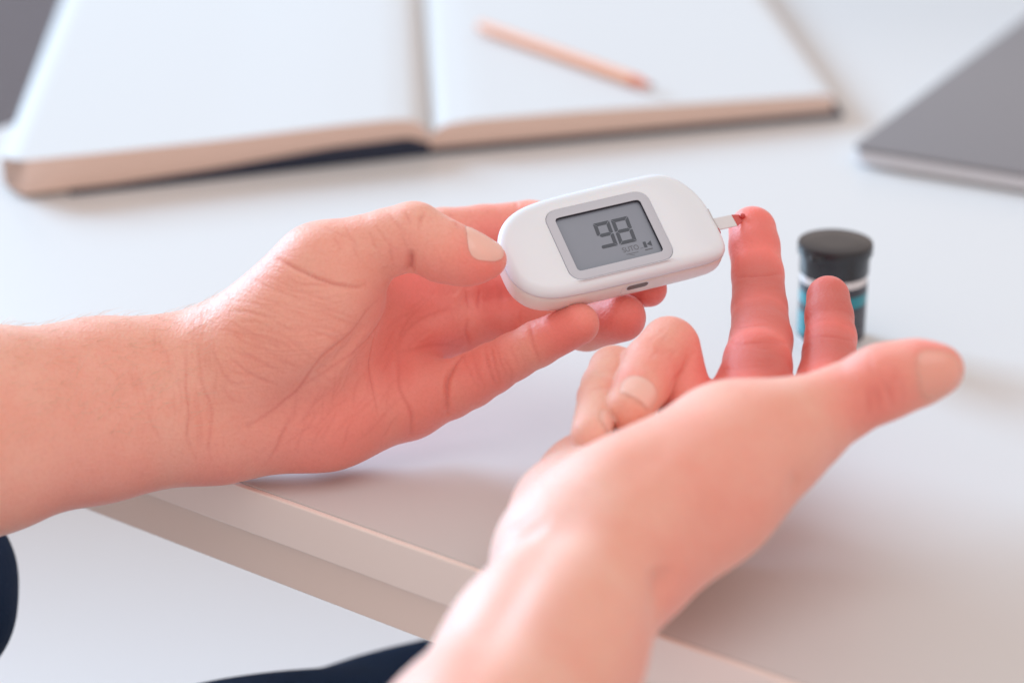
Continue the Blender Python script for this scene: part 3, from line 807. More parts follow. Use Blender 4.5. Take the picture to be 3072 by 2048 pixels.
                      (((-100.2, 682.0, 41.0), (-102.9, 681.0, 41.1), (-105.5, 679.7, 41.3), (-108.1, 678.3, 41.6), (-110.7, 676.9, 41.9),
                        (-113.6, 675.6, 42.1), (-116.1, 674.5, 42.3), (-118.8, 673.5, 42.5), (-121.5, 672.5, 42.7), (-124.3, 671.5, 42.8),
                        (-127.1, 670.4, 43.0), (-129.7, 669.2, 43.3)),
                       0.8, 6.0, 'b'),
                      (((-72.8, 687.6, 64.9), (-70.4, 686.7, 64.4), (-68.2, 686.1, 63.8), (-66.2, 685.7, 63.2), (-64.3, 685.5, 62.6), (-62.3, 685.3, 61.6),
                        (-60.3, 685.4, 60.4)),
                       0.24, 0.5, 'b'),
                      (((-87.9, 688.5, 55.8), (-84.8, 687.1, 55.9), (-81.7, 685.8, 55.9), (-78.5, 684.7, 55.8), (-75.2, 683.8, 55.7), (-72.0, 683.1, 55.3),
                        (-68.9, 682.7, 54.7)),
                       0.2, 0.5, 'b'),
                      (((-73.2, 684.4, 58.8), (-70.8, 683.9, 58.7), (-68.4, 683.7, 58.6), (-66.2, 683.7, 58.5), (-64.1, 683.9, 58.4), (-62.1, 684.2, 58.1),
                        (-60.1, 684.7, 57.8)),
                       0.17, 0.5, 'b'),
                      (((-83.7, 688.5, 58.9), (-81.4, 687.6, 59.4), (-79.2, 686.8, 59.8), (-77.3, 685.9, 59.4), (-75.4, 685.0, 58.8), (-73.4, 684.3, 58.4),
                        (-71.4, 683.7, 57.9)),
                       0.19, 0.5, 'b'),
                      (((-81.0, 689.1, 61.7), (-80.0, 688.5, 61.7), (-78.9, 687.9, 61.6), (-77.6, 687.2, 61.6), (-76.1, 686.6, 61.5), (-74.5, 686.0, 61.4),
                        (-72.8, 685.4, 61.3)),
                       0.22, 0.5, 'b'),
                      (((-74.5, 692.6, 69.8), (-71.8, 691.0, 69.6), (-69.1, 689.8, 69.2), (-66.5, 688.9, 68.8), (-63.9, 688.4, 68.4), (-61.0, 688.5, 68.4),
                        (-58.2, 688.9, 68.5)),
                       0.28, 0.5, 'b'),
                      (((-77.7, 690.5, 65.7), (-76.0, 689.6, 65.7), (-74.4, 688.8, 65.7), (-73.2, 688.2, 65.5), (-72.1, 687.7, 65.2), (-70.9, 687.0, 64.7),
                        (-69.7, 686.3, 64.0)),
                       0.16, 0.5, 'b'),
                      (((-68.3, 687.4, 66.0), (-66.0, 687.3, 66.3), (-63.8, 687.3, 66.5), (-62.0, 687.3, 66.1), (-60.1, 687.3, 65.5), (-57.9, 687.6, 65.0),
                        (-55.7, 688.1, 64.5)),
                       0.15, 0.5, 'b'),
                      (((-66.6, 684.3, 60.0), (-63.8, 684.1, 58.8), (-61.1, 684.3, 57.5), (-58.4, 685.0, 56.2), (-55.6, 686.0, 54.7), (-53.0, 687.7, 52.8),
                        (-50.4, 690.1, 50.5)),
                       0.23, 0.5, 'b'),
                      (((-78.2, 697.7, 70.8), (-75.6, 694.1, 70.3), (-73.1, 691.5, 69.5), (-70.8, 689.7, 68.6), (-68.6, 688.5, 67.7), (-66.1, 687.8, 67.1),
                        (-63.6, 687.4, 66.6)),
                       0.17, 0.5, 'b'),
                      (((-73.4, 694.3, 71.8), (-70.9, 692.5, 71.6), (-68.5, 691.1, 71.1), (-66.3, 690.2, 70.7), (-64.1, 689.6, 70.3), (-61.9, 689.3, 70.1),
                        (-59.7, 689.3, 69.9)),
                       0.12, 0.5, 'b'),
                      (((-61.6, 686.8, 64.8), (-58.8, 686.7, 63.2), (-56.0, 687.2, 61.5), (-53.1, 688.2, 59.9), (-50.3, 690.0, 58.1), (-47.4, 692.7, 56.1),
                        (-44.7, 697.2, 53.4)),
                       0.28, 0.5, 'b'),
                      (((-63.3, 685.4, 62.1), (-61.7, 685.4, 61.6), (-60.0, 685.6, 61.0), (-58.1, 686.0, 60.3), (-56.2, 686.6, 59.5), (-54.5, 687.2, 58.6),
                        (-52.9, 688.0, 57.5)),
                       0.22, 0.5, 'b'),
                      (((-69.0, 689.8, 69.3), (-66.8, 689.7, 69.9), (-64.4, 689.7, 70.4), (-61.9, 689.6, 70.6), (-59.3, 689.7, 70.6), (-56.7, 689.8, 70.3),
                        (-54.1, 690.2, 69.8)),
                       0.26, 0.5, 'b'),
                      (((-86.8, 692.5, 60.8), (-84.1, 690.9, 61.4), (-81.4, 689.4, 61.8), (-78.7, 687.9, 61.8), (-76.0, 686.6, 61.6), (-73.3, 685.7, 61.6),
                        (-70.7, 685.2, 61.6)),
                       0.28, 0.5, 'b'),
                      (((-68.9, 688.4, 67.5), (-66.1, 687.5, 66.6), (-63.2, 687.0, 65.6), (-60.2, 686.9, 64.7), (-57.2, 687.4, 63.8), (-54.4, 688.2, 62.9),
                        (-51.7, 689.4, 61.9)),
                       0.18, 0.5, 'b'),
                      (((-83.8, 693.3, 63.7), (-80.9, 691.1, 64.0), (-78.1, 689.3, 64.0), (-75.5, 687.8, 63.7), (-73.1, 686.5, 63.1), (-70.6, 685.4, 62.1),
                        (-68.1, 684.7, 61.0)),
                       0.18, 0.5, 'b'),
                      (((-61.8, 683.9, 56.8), (-59.8, 684.4, 56.2), (-57.7, 685.1, 55.6), (-55.5, 686.1, 55.1), (-53.4, 687.5, 54.7), (-51.3, 689.1, 54.3),
                        (-49.2, 691.0, 53.9)),
                       0.14, 0.5, 'b'),
                      (((-70.4, 692.9, 72.3), (-69.1, 691.9, 71.9), (-67.6, 691.1, 71.5), (-66.1, 690.4, 71.1), (-64.6, 690.0, 70.8), (-63.1, 689.8, 70.8),
                        (-61.6, 689.8, 71.0)),
                       0.21, 0.5, 'b'),
                      (((-70.2, 685.1, 61.6), (-68.7, 684.9, 61.3), (-67.2, 684.7, 61.0), (-65.5, 684.7, 60.8), (-63.9, 684.7, 60.6), (-62.4, 684.8, 60.2),
                        (-60.8, 685.0, 59.8)),
                       0.14, 0.5, 'b'),
                      (((-59.9, 686.0, 62.0), (-57.3, 686.5, 61.1), (-54.8, 687.4, 60.2), (-52.5, 688.5, 59.0), (-50.4, 689.9, 57.6), (-48.3, 691.8, 55.7),
                        (-46.4, 694.4, 53.4)),
                       0.25, 0.5, 'b'),
                      (((-62.8, 686.5, 64.6), (-60.4, 686.4, 63.5), (-58.0, 686.7, 62.3), (-55.6, 687.2, 61.2), (-53.3, 688.2, 60.0), (-50.8, 689.6, 58.5),
                        (-48.3, 691.7, 56.7)),
                       0.18, 0.5, 'b'),
                      (((-83.9, 693.4, 63.8), (-81.4, 691.5, 64.1), (-79.1, 690.0, 64.2), (-76.9, 688.8, 64.2), (-74.8, 687.9, 64.4), (-72.6, 687.6, 64.9),
                        (-70.4, 687.4, 65.6)),
                       0.21, 0.5, 'b'),
                      (((-66.3, 683.9, 59.1), (-63.8, 684.2, 59.1), (-61.3, 684.7, 59.0), (-58.7, 685.3, 58.4), (-56.1, 686.2, 57.3), (-53.6, 687.4, 55.9),
                        (-51.2, 689.1, 54.0)),
                       0.21, 0.5, 'b'),
                      (((-63.9, 686.0, 63.8), (-60.7, 686.4, 63.6), (-57.7, 687.0, 63.2), (-55.0, 687.8, 62.5), (-52.4, 688.9, 61.4), (-49.8, 690.5, 59.7),
                        (-47.1, 692.9, 57.5)),
                       0.23, 0.5, 'b'),
                      (((-84.9, 688.0, 57.3), (-82.8, 686.7, 56.8), (-80.7, 685.6, 56.4), (-78.7, 684.7, 55.9), (-76.6, 684.0, 55.4), (-74.4, 683.3, 54.8),
                        (-72.1, 682.8, 54.1)),
                       0.29, 0.5, 'b'),
                      (((-85.9, 686.4, 54.0), (-83.4, 685.3, 53.6), (-80.9, 684.4, 53.1), (-78.3, 683.6, 52.6), (-75.7, 682.9, 51.8), (-73.5, 682.5, 50.7),
                        (-71.5, 682.2, 49.3)),
                       0.13, 0.5, 'b'),
                      (((-83.9, 684.3, 50.8), (-82.4, 683.8, 50.2), (-80.9, 683.3, 49.6), (-79.4, 683.0, 48.9), (-78.0, 682.7, 48.3), (-76.6, 682.5, 47.6),
                        (-75.1, 682.3, 47.0)),
                       0.17, 0.5, 'b'),
                      (((-79.6, 684.4, 54.2), (-78.1, 683.9, 54.1), (-76.6, 683.6, 53.9), (-75.2, 683.3, 53.8), (-73.8, 683.0, 53.7), (-72.5, 682.7, 53.2),
                        (-71.2, 682.5, 52.7)),
                       0.24, 0.5, 'b'),
                      (((-84.7, 687.6, 56.8), (-82.4, 686.3, 56.4), (-80.0, 685.2, 56.0), (-77.1, 684.2, 55.5), (-74.2, 683.4, 55.0), (-71.6, 682.8, 54.4),
                        (-69.1, 682.5, 53.7)),
                       0.17, 0.5, 'b'),
                      (((-67.3, 684.0, 59.4), (-66.1, 684.0, 59.4), (-65.0, 684.1, 59.3), (-64.1, 684.1, 58.9), (-63.2, 684.1, 58.5), (-62.2, 684.3, 58.4),
                        (-61.2, 684.5, 58.3)),
                       0.13, 0.5, 'b'),
                      (((-87.0, 690.0, 58.2), (-86.0, 689.3, 58.2), (-85.0, 688.6, 58.0), (-84.0, 687.8, 57.6), (-83.0, 687.0, 57.2), (-81.7, 686.3, 56.9),
                        (-80.4, 685.7, 56.7)),
                       0.12, 0.5, 'b'),
                      (((-89.0, 682.8, 44.3), (-87.3, 682.7, 44.4), (-85.6, 682.6, 44.4), (-84.0, 682.4, 44.0), (-82.3, 682.3, 43.6), (-80.8, 682.3, 43.6),
                        (-79.4, 682.3, 43.6)),
                       0.22, 0.5, 'b'),
                      (((-78.7, 685.7, 58.1), (-77.1, 685.1, 57.9), (-75.6, 684.6, 57.7), (-74.3, 684.1, 57.4), (-73.0, 683.7, 57.0), (-71.9, 683.4, 56.7),
                        (-70.9, 683.2, 56.3)),
                       0.18, 0.5, 'b'),
                      (((-66.3, 682.3, 48.6), (-63.9, 682.7, 47.8), (-61.6, 683.4, 46.7), (-59.4, 684.4, 45.6), (-57.3, 685.7, 44.3), (-55.2, 687.5, 42.6),
                        (-53.2, 689.9, 40.7)),
                       0.21, 0.5, 'b'),
                      (((-88.4, 689.4, 56.7), (-86.9, 688.0, 55.9), (-85.3, 686.8, 55.1), (-83.5, 685.6, 54.2), (-81.8, 684.7, 53.3), (-80.2, 684.0, 52.6),
                        (-78.6, 683.5, 51.9)),
                       0.19, 0.5, 'b'),
                      (((-77.2, 684.8, 57.1), (-75.2, 683.9, 56.2), (-73.2, 683.2, 55.3), (-71.2, 682.8, 54.4), (-69.3, 682.4, 53.4), (-67.5, 682.3, 52.1),
                        (-65.7, 682.4, 50.6)),
                       0.16, 0.5, 'b'),
                      (((-91.3, 690.6, 56.1), (-88.4, 688.8, 55.9), (-85.6, 687.3, 55.7), (-82.9, 686.0, 55.4), (-80.2, 684.9, 55.0), (-77.7, 684.0, 54.5),
                        (-75.3, 683.3, 53.9)),
                       0.22, 0.5, 'b'),
                      (((-88.2, 683.3, 46.0), (-86.8, 682.9, 45.4), (-85.5, 682.7, 44.8), (-84.4, 682.5, 44.3), (-83.3, 682.4, 43.7), (-82.1, 682.3, 43.3),
                        (-80.9, 682.3, 42.9)),
                       0.2, 0.5, 'b'),
                      (((-77.0, 685.6, 59.1), (-75.0, 684.6, 58.3), (-72.8, 683.8, 57.3), (-70.5, 683.2, 56.4), (-68.1, 682.8, 55.4), (-65.9, 682.7, 54.4),
                        (-63.7, 682.8, 53.2)),
                       0.11, 0.5, 'b'),
                      (((-63.6, 682.8, 47.4), (-62.3, 683.4, 45.8), (-61.0, 684.1, 44.2), (-59.6, 685.0, 42.8), (-58.1, 686.2, 41.4), (-56.6, 687.8, 39.5),
                        (-55.1, 689.6, 37.4)),
                       0.19, 0.5, 'b'),
                      (((-87.9, 685.8, 51.7), (-86.2, 685.0, 51.1), (-84.5, 684.3, 50.4), (-82.6, 683.7, 49.7), (-80.7, 683.2, 49.1), (-79.0, 682.8, 48.4),
                        (-77.4, 682.6, 47.8)),
                       0.17, 0.5, 'b'),
                      (((-70.3, 683.2, 56.5), (-68.3, 682.7, 55.0), (-66.3, 682.5, 53.5), (-64.7, 682.5, 51.9), (-63.0, 682.8, 50.3), (-61.0, 683.4, 48.6),
                        (-58.9, 684.4, 46.6)),
                       0.19, 0.5, 'b'),
                      (((-72.2, 682.2, 49.1), (-70.9, 682.2, 48.9), (-69.7, 682.2, 48.6), (-68.7, 682.2, 48.1), (-67.7, 682.3, 47.4), (-66.3, 682.5, 46.9),
                        (-64.9, 682.8, 46.3)),
                       0.12, 0.5, 'b'),
                      (((-76.6, 686.9, 61.7), (-74.8, 686.0, 61.2), (-72.9, 685.1, 60.6), (-70.9, 684.3, 59.7), (-68.9, 683.8, 58.7), (-67.3, 683.5, 57.9),
                        (-65.9, 683.3, 57.1)),
                       0.23, 0.5, 'b'),
                      (((-72.9, 682.3, 49.2), (-71.6, 682.2, 48.6), (-70.3, 682.2, 48.0), (-68.8, 682.2, 47.5), (-67.4, 682.4, 47.0), (-66.2, 682.6, 46.1),
                        (-65.1, 682.9, 45.2)),
                       0.24, 0.5, 'b'),
                      (((-76.8, 684.4, 56.4), (-75.8, 684.0, 55.9), (-74.8, 683.6, 55.3), (-73.8, 683.3, 54.9), (-72.8, 682.9, 54.4), (-71.8, 682.7, 53.8),
                        (-70.9, 682.5, 53.1)),
                       0.11, 0.5, 'b'),
                      (((-83.8, 684.5, 51.3), (-81.6, 683.6, 50.3), (-79.4, 683.0, 49.2), (-77.5, 682.6, 48.1), (-75.7, 682.4, 47.0), (-73.4, 682.3, 45.9),
                        (-71.1, 682.4, 44.8)),
                       0.25, 0.5, 'b'),
                      (((-42.5, 694.0, 21.0), (-42.0, 694.5, 22.1), (-41.4, 695.1, 23.1), (-40.6, 695.9, 24.0), (-39.7, 696.8, 24.7), (-39.0, 697.6, 25.6),
                        (-38.3, 698.4, 26.4)),
                       0.16, 0.5, 'b'),
                      (((-53.2, 687.9, 16.3), (-52.7, 687.8, 17.8), (-52.2, 688.0, 19.3), (-51.8, 688.2, 21.2), (-51.3, 688.7, 23.0), (-50.5, 689.4, 24.1),
                        (-49.7, 690.2, 25.1)),
                       0.22, 0.5, 'b'),
                      (((-41.4, 695.5, 15.9), (-40.5, 695.9, 17.0), (-39.5, 696.4, 18.2), (-38.8, 696.7, 19.6), (-38.0, 697.2, 20.9), (-37.0, 697.9, 22.0),
                        (-35.9, 698.7, 23.0)),
                       0.24, 0.5, 'b'),
                      (((-64.6, 686.5, 26.3), (-63.9, 686.9, 27.8), (-63.1, 687.2, 29.4), (-62.1, 687.5, 31.2), (-61.0, 687.7, 33.1), (-60.1, 687.6, 35.0),
                        (-59.2, 687.4, 36.9)),
                       0.25, 0.5, 'b'),
                      (((-43.9, 693.0, 20.0), (-42.6, 694.0, 21.5), (-41.4, 695.1, 22.8), (-40.2, 696.2, 24.1), (-39.0, 697.4, 25.2), (-37.5, 698.8, 26.2),
                        (-35.8, 700.2, 27.2)),
                       0.2, 0.5, 'b'),
                      (((-67.6, 685.4, 16.5), (-66.9, 685.2, 18.9), (-66.1, 685.3, 21.2), (-65.3, 685.7, 23.5), (-64.7, 686.3, 25.7), (-64.4, 686.8, 27.9),
                        (-64.1, 687.1, 30.1)),
                       0.24, 0.5, 'b'),
                      (((-48.3, 691.5, 26.3), (-47.3, 692.6, 27.3), (-46.2, 693.9, 28.1), (-45.1, 695.1, 28.7), (-43.8, 696.5, 29.2), (-42.5, 698.0, 29.8),
                        (-41.0, 699.6, 30.4)),
                       0.15, 0.5, 'b'),
                      (((-64.7, 686.7, 27.6), (-63.4, 687.1, 29.2), (-62.1, 687.5, 30.7), (-60.8, 687.9, 32.0), (-59.5, 688.2, 33.3), (-58.5, 688.3, 35.0),
                        (-57.5, 688.2, 37.0)),
                       0.29, 0.5, 'b'),
                      (((-59.7, 687.9, 28.6), (-58.0, 688.4, 29.0), (-56.2, 689.1, 29.5), (-54.4, 690.1, 30.2), (-52.6, 691.4, 30.8), (-51.1, 692.6, 31.2),
                        (-49.6, 693.8, 31.6)),
                       0.19, 0.5, 'b'),
                      (((-48.2, 690.2, 18.0), (-46.9, 690.9, 18.7), (-45.6, 691.7, 19.4), (-44.3, 692.6, 20.4), (-43.1, 693.6, 21.5), (-42.0, 694.6, 22.7),
                        (-40.9, 695.7, 23.9)),
                       0.22, 0.5, 'b'),
                      (((-70.6, 684.8, 19.4), (-68.7, 685.1, 20.7), (-66.9, 685.3, 22.0), (-65.3, 685.7, 23.0), (-63.6, 686.0, 23.9), (-61.7, 686.4, 24.6),
                        (-59.6, 686.9, 25.3)),
                       0.27, 0.5, 'b'),
                      (((-62.6, 685.7, 18.0), (-62.0, 685.6, 19.5), (-61.3, 685.8, 21.0), (-60.4, 686.1, 22.4), (-59.5, 686.4, 23.7), (-58.4, 686.9, 24.7),
                        (-57.4, 687.4, 25.7)),
                       0.18, 0.5, 'b'),
                      (((-68.5, 685.9, 26.3), (-68.2, 686.1, 27.4), (-67.9, 686.3, 28.7), (-67.5, 686.3, 30.2), (-67.1, 686.3, 31.9), (-66.9, 685.9, 33.6),
                        (-66.8, 685.4, 35.3)),
                       0.25, 0.5, 'b'),
                      (((-65.3, 685.6, 22.6), (-64.4, 685.9, 23.6), (-63.6, 686.2, 24.7), (-62.6, 686.6, 25.9), (-61.7, 687.1, 27.2), (-60.9, 687.6, 28.5),
                        (-60.1, 688.0, 29.8)),
                       0.18, 0.5, 'b'),
                      (((-60.3, 685.8, 19.4), (-59.3, 686.1, 21.0), (-58.2, 686.4, 22.7), (-57.2, 687.0, 24.2), (-56.2, 687.7, 25.7), (-55.4, 688.5, 27.2),
                        (-54.8, 689.3, 28.7)),
                       0.24, 0.5, 'b'),
                      (((-49.5, 691.1, 26.9), (-48.8, 692.0, 27.9), (-48.2, 693.0, 28.7), (-47.3, 694.1, 29.4), (-46.4, 695.2, 29.9), (-45.4, 696.3, 30.3),
                        (-44.4, 697.4, 30.7)),
                       0.2, 0.5, 'b'),
                      (((-56.0, 686.7, 21.2), (-55.2, 687.0, 22.0), (-54.3, 687.4, 22.8), (-53.3, 688.0, 23.7), (-52.4, 688.7, 24.6), (-51.7, 689.3, 25.7),
                        (-51.2, 690.1, 26.7)),
                       0.12, 0.5, 'b'),
                      (((-60.5, 686.4, 24.1), (-59.9, 686.9, 25.6), (-59.4, 687.5, 27.2), (-59.2, 688.1, 29.1), (-59.1, 688.4, 31.1), (-59.0, 688.5, 32.9),
                        (-58.9, 688.2, 34.6)),
                       0.22, 0.5, 'b'),
                      (((-63.3, 685.7, 22.1), (-61.9, 686.1, 23.5), (-60.4, 686.6, 25.0), (-58.7, 687.5, 26.6), (-57.0, 688.4, 28.2), (-55.5, 689.3, 29.4),
                        (-54.1, 690.4, 30.6)),
                       0.22, 0.5, 'b'),
                      (((-52.4, 688.7, 24.8), (-50.5, 689.9, 25.7), (-48.7, 691.3, 26.5), (-47.1, 692.7, 27.3), (-45.6, 694.2, 28.0), (-44.2, 695.9, 28.9),
                        (-42.8, 697.7, 29.8)),
                       0.17, 0.5, 'b'),
                      (((-41.7, 696.8, 27.5), (-41.1, 697.7, 28.3), (-40.5, 698.8, 29.1), (-39.6, 700.0, 29.9), (-38.8, 701.2, 30.6), (-38.0, 702.3, 31.2),
                        (-37.3, 703.3, 31.8)),
                       0.13, 0.5, 'b'),
                      (((-56.8, 688.0, 26.9), (-56.4, 689.0, 29.3), (-56.0, 689.7, 31.8), (-55.6, 689.9, 34.3), (-55.2, 689.6, 37.0), (-54.8, 688.8, 40.2),
                        (-54.3, 687.9, 43.4)),
                       0.2, 0.5, 'b'),
                      (((-58.2, 685.6, 43.0), (-57.3, 685.5, 45.0), (-56.5, 685.6, 46.9), (-55.9, 685.8, 48.7), (-55.2, 686.1, 50.4), (-54.6, 686.5, 52.0),
                        (-54.1, 686.9, 53.5)),
                       0.2, 0.5, 'b'),
                      (((-52.7, 692.0, 34.3), (-51.9, 692.6, 36.1), (-51.1, 693.0, 38.1), (-50.3, 693.3, 40.2), (-49.4, 693.6, 42.4), (-48.5, 694.2, 44.1),
                        (-47.7, 695.0, 45.7)),
                       0.28, 0.5, 'b'),
                      (((-48.3, 696.5, 35.5), (-48.2, 696.9, 37.2), (-48.0, 696.9, 39.0), (-48.0, 696.5, 41.0), (-48.0, 695.7, 43.1), (-48.2, 694.3, 45.4),
                        (-48.4, 693.1, 47.7)),
                       0.14, 0.5, 'b'),
                      (((-53.2, 689.9, 40.7), (-52.0, 690.7, 41.5), (-50.9, 691.7, 42.3), (-49.7, 692.9, 43.1), (-48.7, 694.1, 44.0), (-47.9, 695.1, 44.9),
                        (-47.1, 696.0, 45.7)),
                       0.29, 0.5, 'b'),
                      (((-44.9, 695.8, 29.4), (-45.2, 696.7, 30.6), (-45.4, 697.6, 31.7), (-45.5, 698.5, 32.9), (-45.4, 699.5, 34.1), (-45.0, 700.7, 35.3),
                        (-44.6, 701.9, 36.5)),
                       0.16, 0.5, 'b'),
                      (((-54.4, 687.2, 46.1), (-53.9, 687.4, 47.0), (-53.4, 687.7, 47.8), (-52.8, 688.1, 48.7), (-52.0, 688.6, 49.5), (-51.0, 689.5, 49.9),
                        (-50.0, 690.6, 50.2)),
                       0.21, 0.5, 'b'),
                      (((-39.7, 697.5, 26.5), (-39.5, 698.4, 27.7), (-39.2, 699.4, 28.9), (-39.0, 700.6, 30.1), (-38.7, 701.9, 31.1), (-38.0, 703.1, 31.8),
                        (-37.2, 704.2, 32.5)),
                       0.16, 0.5, 'b'),
                      (((-50.0, 692.6, 42.9), (-48.4, 694.5, 44.0), (-46.9, 696.6, 45.2), (-45.5, 698.7, 46.6), (-44.4, 700.7, 48.2), (-43.6, 701.3, 50.4),
                        (-42.9, 701.3, 52.9)),
                       0.29, 0.5, 'b'),
                      (((-53.1, 687.9, 48.0), (-51.7, 689.0, 49.2), (-50.4, 690.1, 50.5), (-49.3, 691.0, 52.1), (-48.4, 691.8, 53.9), (-47.4, 692.8, 55.6),
                        (-46.4, 693.8, 57.4)),
                       0.16, 0.5, 'b'),
                      (((-57.3, 689.1, 31.4), (-55.7, 689.9, 32.5), (-54.2, 690.9, 33.6), (-52.9, 691.8, 34.8), (-51.8, 692.7, 36.1), (-50.7, 693.6, 37.5),
                        (-49.6, 694.7, 38.8)),
                       0.17, 0.5, 'b'),
                      (((-58.8, 688.5, 33.4), (-57.3, 688.9, 34.7), (-55.8, 689.5, 36.2), (-54.1, 690.2, 38.1), (-52.4, 690.9, 39.9), (-51.3, 691.6, 41.4),
                        (-50.3, 692.3, 42.8)),
                       0.19, 0.5, 'b'),
                      (((-41.5, 703.9, 34.7), (-40.8, 705.0, 35.3), (-40.1, 706.2, 35.9), (-39.4, 707.3, 36.7), (-38.7, 708.5, 37.5), (-37.8, 709.6, 38.2),
                        (-36.9, 710.6, 38.9)),
                       0.21, 0.5, 'b'),
                      (((-42.2, 706.0, 38.4), (-41.0, 707.9, 39.5), (-39.8, 709.5, 40.6), (-38.9, 710.8, 42.1), (-38.2, 711.9, 43.6), (-37.3, 713.1, 45.1),
                        (-36.5, 714.4, 46.5)),
                       0.21, 0.5, 'b'),
                      (((-60.5, 686.7, 37.2), (-60.0, 685.9, 39.9), (-59.4, 685.2, 42.5), (-58.6, 685.0, 44.7), (-57.7, 685.0, 46.7), (-57.0, 685.1, 48.9),
                        (-56.2, 685.5, 51.0)),
                       0.26, 0.5, 'b'),
                      (((-40.0, 707.4, 37.3), (-38.9, 708.9, 38.3), (-37.8, 710.3, 39.3), (-36.5, 711.7, 40.2), (-35.4, 712.9, 41.3), (-34.5, 714.1, 42.5),
                        (-33.7, 715.3, 43.8)),
                       0.15, 0.5, 'b'),
                      (((-24.4, 724.8, 45.8), (-23.4, 726.5, 46.2), (-22.4, 728.2, 46.5), (-21.6, 729.7, 46.7), (-20.9, 731.3, 46.8), (-20.1, 732.9, 46.9),
                        (-19.4, 734.4, 47.1)),
                       0.14, 0.5, 'b'),
                      (((-32.5, 714.5, 40.1), (-30.9, 715.8, 40.2), (-29.4, 717.1, 40.3), (-28.1, 718.1, 40.3), (-27.0, 719.1, 40.3), (-25.6, 720.5, 40.2),
                        (-24.1, 722.0, 40.0)),
                       0.14, 0.5, 'b'),
                      (((-23.0, 722.5, 35.5), (-21.5, 724.7, 35.5), (-19.9, 726.7, 35.6), (-18.1, 728.6, 35.9), (-16.4, 730.1, 36.3), (-15.0, 731.2, 36.8),
                        (-13.8, 732.2, 37.3)),
                       0.25, 0.5, 'b'),
                      (((-39.9, 711.4, 46.9), (-38.9, 712.6, 47.4), (-37.9, 713.7, 47.8), (-37.0, 714.7, 48.1), (-36.1, 715.6, 48.3), (-35.1, 716.8, 48.6),
                        (-34.0, 717.9, 48.9)),
                       0.17, 0.5, 'b'),
                      (((-35.2, 716.8, 48.9), (-33.7, 718.3, 49.1), (-32.3, 719.7, 49.3), (-31.1, 721.0, 49.6), (-29.9, 722.3, 49.9), (-28.7, 724.0, 50.4),
                        (-27.5, 726.0, 50.8)),
                       0.17, 0.5, 'b'),
                      (((-33.7, 719.4, 50.5), (-32.5, 720.4, 50.4), (-31.4, 721.5, 50.4), (-30.3, 722.9, 50.9), (-29.3, 724.4, 51.4), (-28.6, 725.9, 51.8),
                        (-27.9, 727.3, 52.3)),
                       0.32, 0.5, 'b'),
                      (((-34.0, 711.9, 38.0), (-33.0, 713.5, 39.1), (-32.0, 714.9, 40.2), (-30.7, 716.3, 41.1), (-29.4, 717.7, 41.8), (-28.1, 719.1, 42.5),
                        (-26.8, 720.5, 43.1)),
                       0.14, 0.5, 'b'),
                      (((-35.0, 717.2, 49.2), (-33.3, 718.6, 49.0), (-31.7, 719.9, 48.9), (-30.1, 721.3, 48.8), (-28.6, 722.7, 48.8), (-27.1, 724.2, 48.8),
                        (-25.7, 726.0, 48.8)),
                       0.16, 0.5, 'b'),
                      (((-38.6, 713.2, 48.3), (-37.1, 714.8, 48.7), (-35.6, 716.5, 49.0), (-34.0, 718.2, 49.2), (-32.4, 719.7, 49.4), (-31.0, 721.3, 49.8),
                        (-29.6, 722.9, 50.2)),
                       0.26, 0.5, 'b'),
                      (((-31.7, 714.4, 39.0), (-30.0, 715.8, 38.9), (-28.2, 717.4, 38.8), (-26.5, 719.0, 38.8), (-24.8, 720.8, 38.6), (-23.1, 722.7, 38.1),
                        (-21.5, 724.6, 37.4)),
                       0.22, 0.5, 'b'),
                      (((-33.7, 719.4, 50.5), (-32.6, 720.6, 50.7), (-31.5, 721.8, 50.9), (-30.3, 723.2, 51.2), (-29.1, 724.8, 51.5), (-28.0, 726.4, 51.7),
                        (-26.9, 728.1, 51.9)),
                       0.15, 0.5, 'b'),
                      (((-36.0, 714.9, 46.7), (-34.5, 716.1, 46.5), (-32.9, 717.3, 46.4), (-31.4, 718.5, 46.4), (-29.8, 719.7, 46.3), (-28.1, 721.0, 46.2),
                        (-26.3, 722.5, 45.9)),
                       0.25, 0.5, 'b'),
                      (((-32.3, 718.7, 47.8), (-31.0, 719.5, 47.6), (-29.8, 720.4, 47.4), (-28.6, 721.3, 47.2), (-27.4, 722.3, 47.0), (-26.3, 723.3, 46.8),
                        (-25.2, 724.4, 46.5)),
                       0.32, 0.5, 'b'),
                      (((-97.3, 682.6, 41.4), (-97.5, 681.6, 39.5), (-97.6, 680.7, 37.6), (-97.7, 679.9, 36.0), (-97.8, 679.2, 34.4), (-98.1, 678.3, 32.7),
                        (-98.5, 677.5, 31.0)),
                       0.09, 0.5, 'b'),
                      (((-97.5, 688.3, 50.4), (-97.0, 687.0, 49.0), (-96.5, 685.9, 47.7), (-96.3, 685.2, 46.5), (-96.2, 684.5, 45.3), (-96.1, 683.7, 43.8),
                        (-96.1, 682.9, 42.1)),
                       0.1, 0.5, 'b'),
                      (((-97.3, 681.1, 38.2), (-97.0, 680.3, 36.4), (-96.6, 679.6, 34.5), (-96.3, 679.0, 32.8), (-96.0, 678.4, 31.0), (-95.8, 677.9, 29.2),
                        (-95.6, 677.4, 27.4)),
                       0.18, 0.5, 'b'),
                      (((-93.0, 692.7, 56.8), (-92.8, 690.7, 55.3), (-92.6, 689.0, 53.8), (-92.2, 687.6, 52.3), (-91.9, 686.4, 50.8), (-91.8, 685.3, 49.1),
                        (-91.7, 684.4, 47.3)),
                       0.09, 0.5, 'b'),
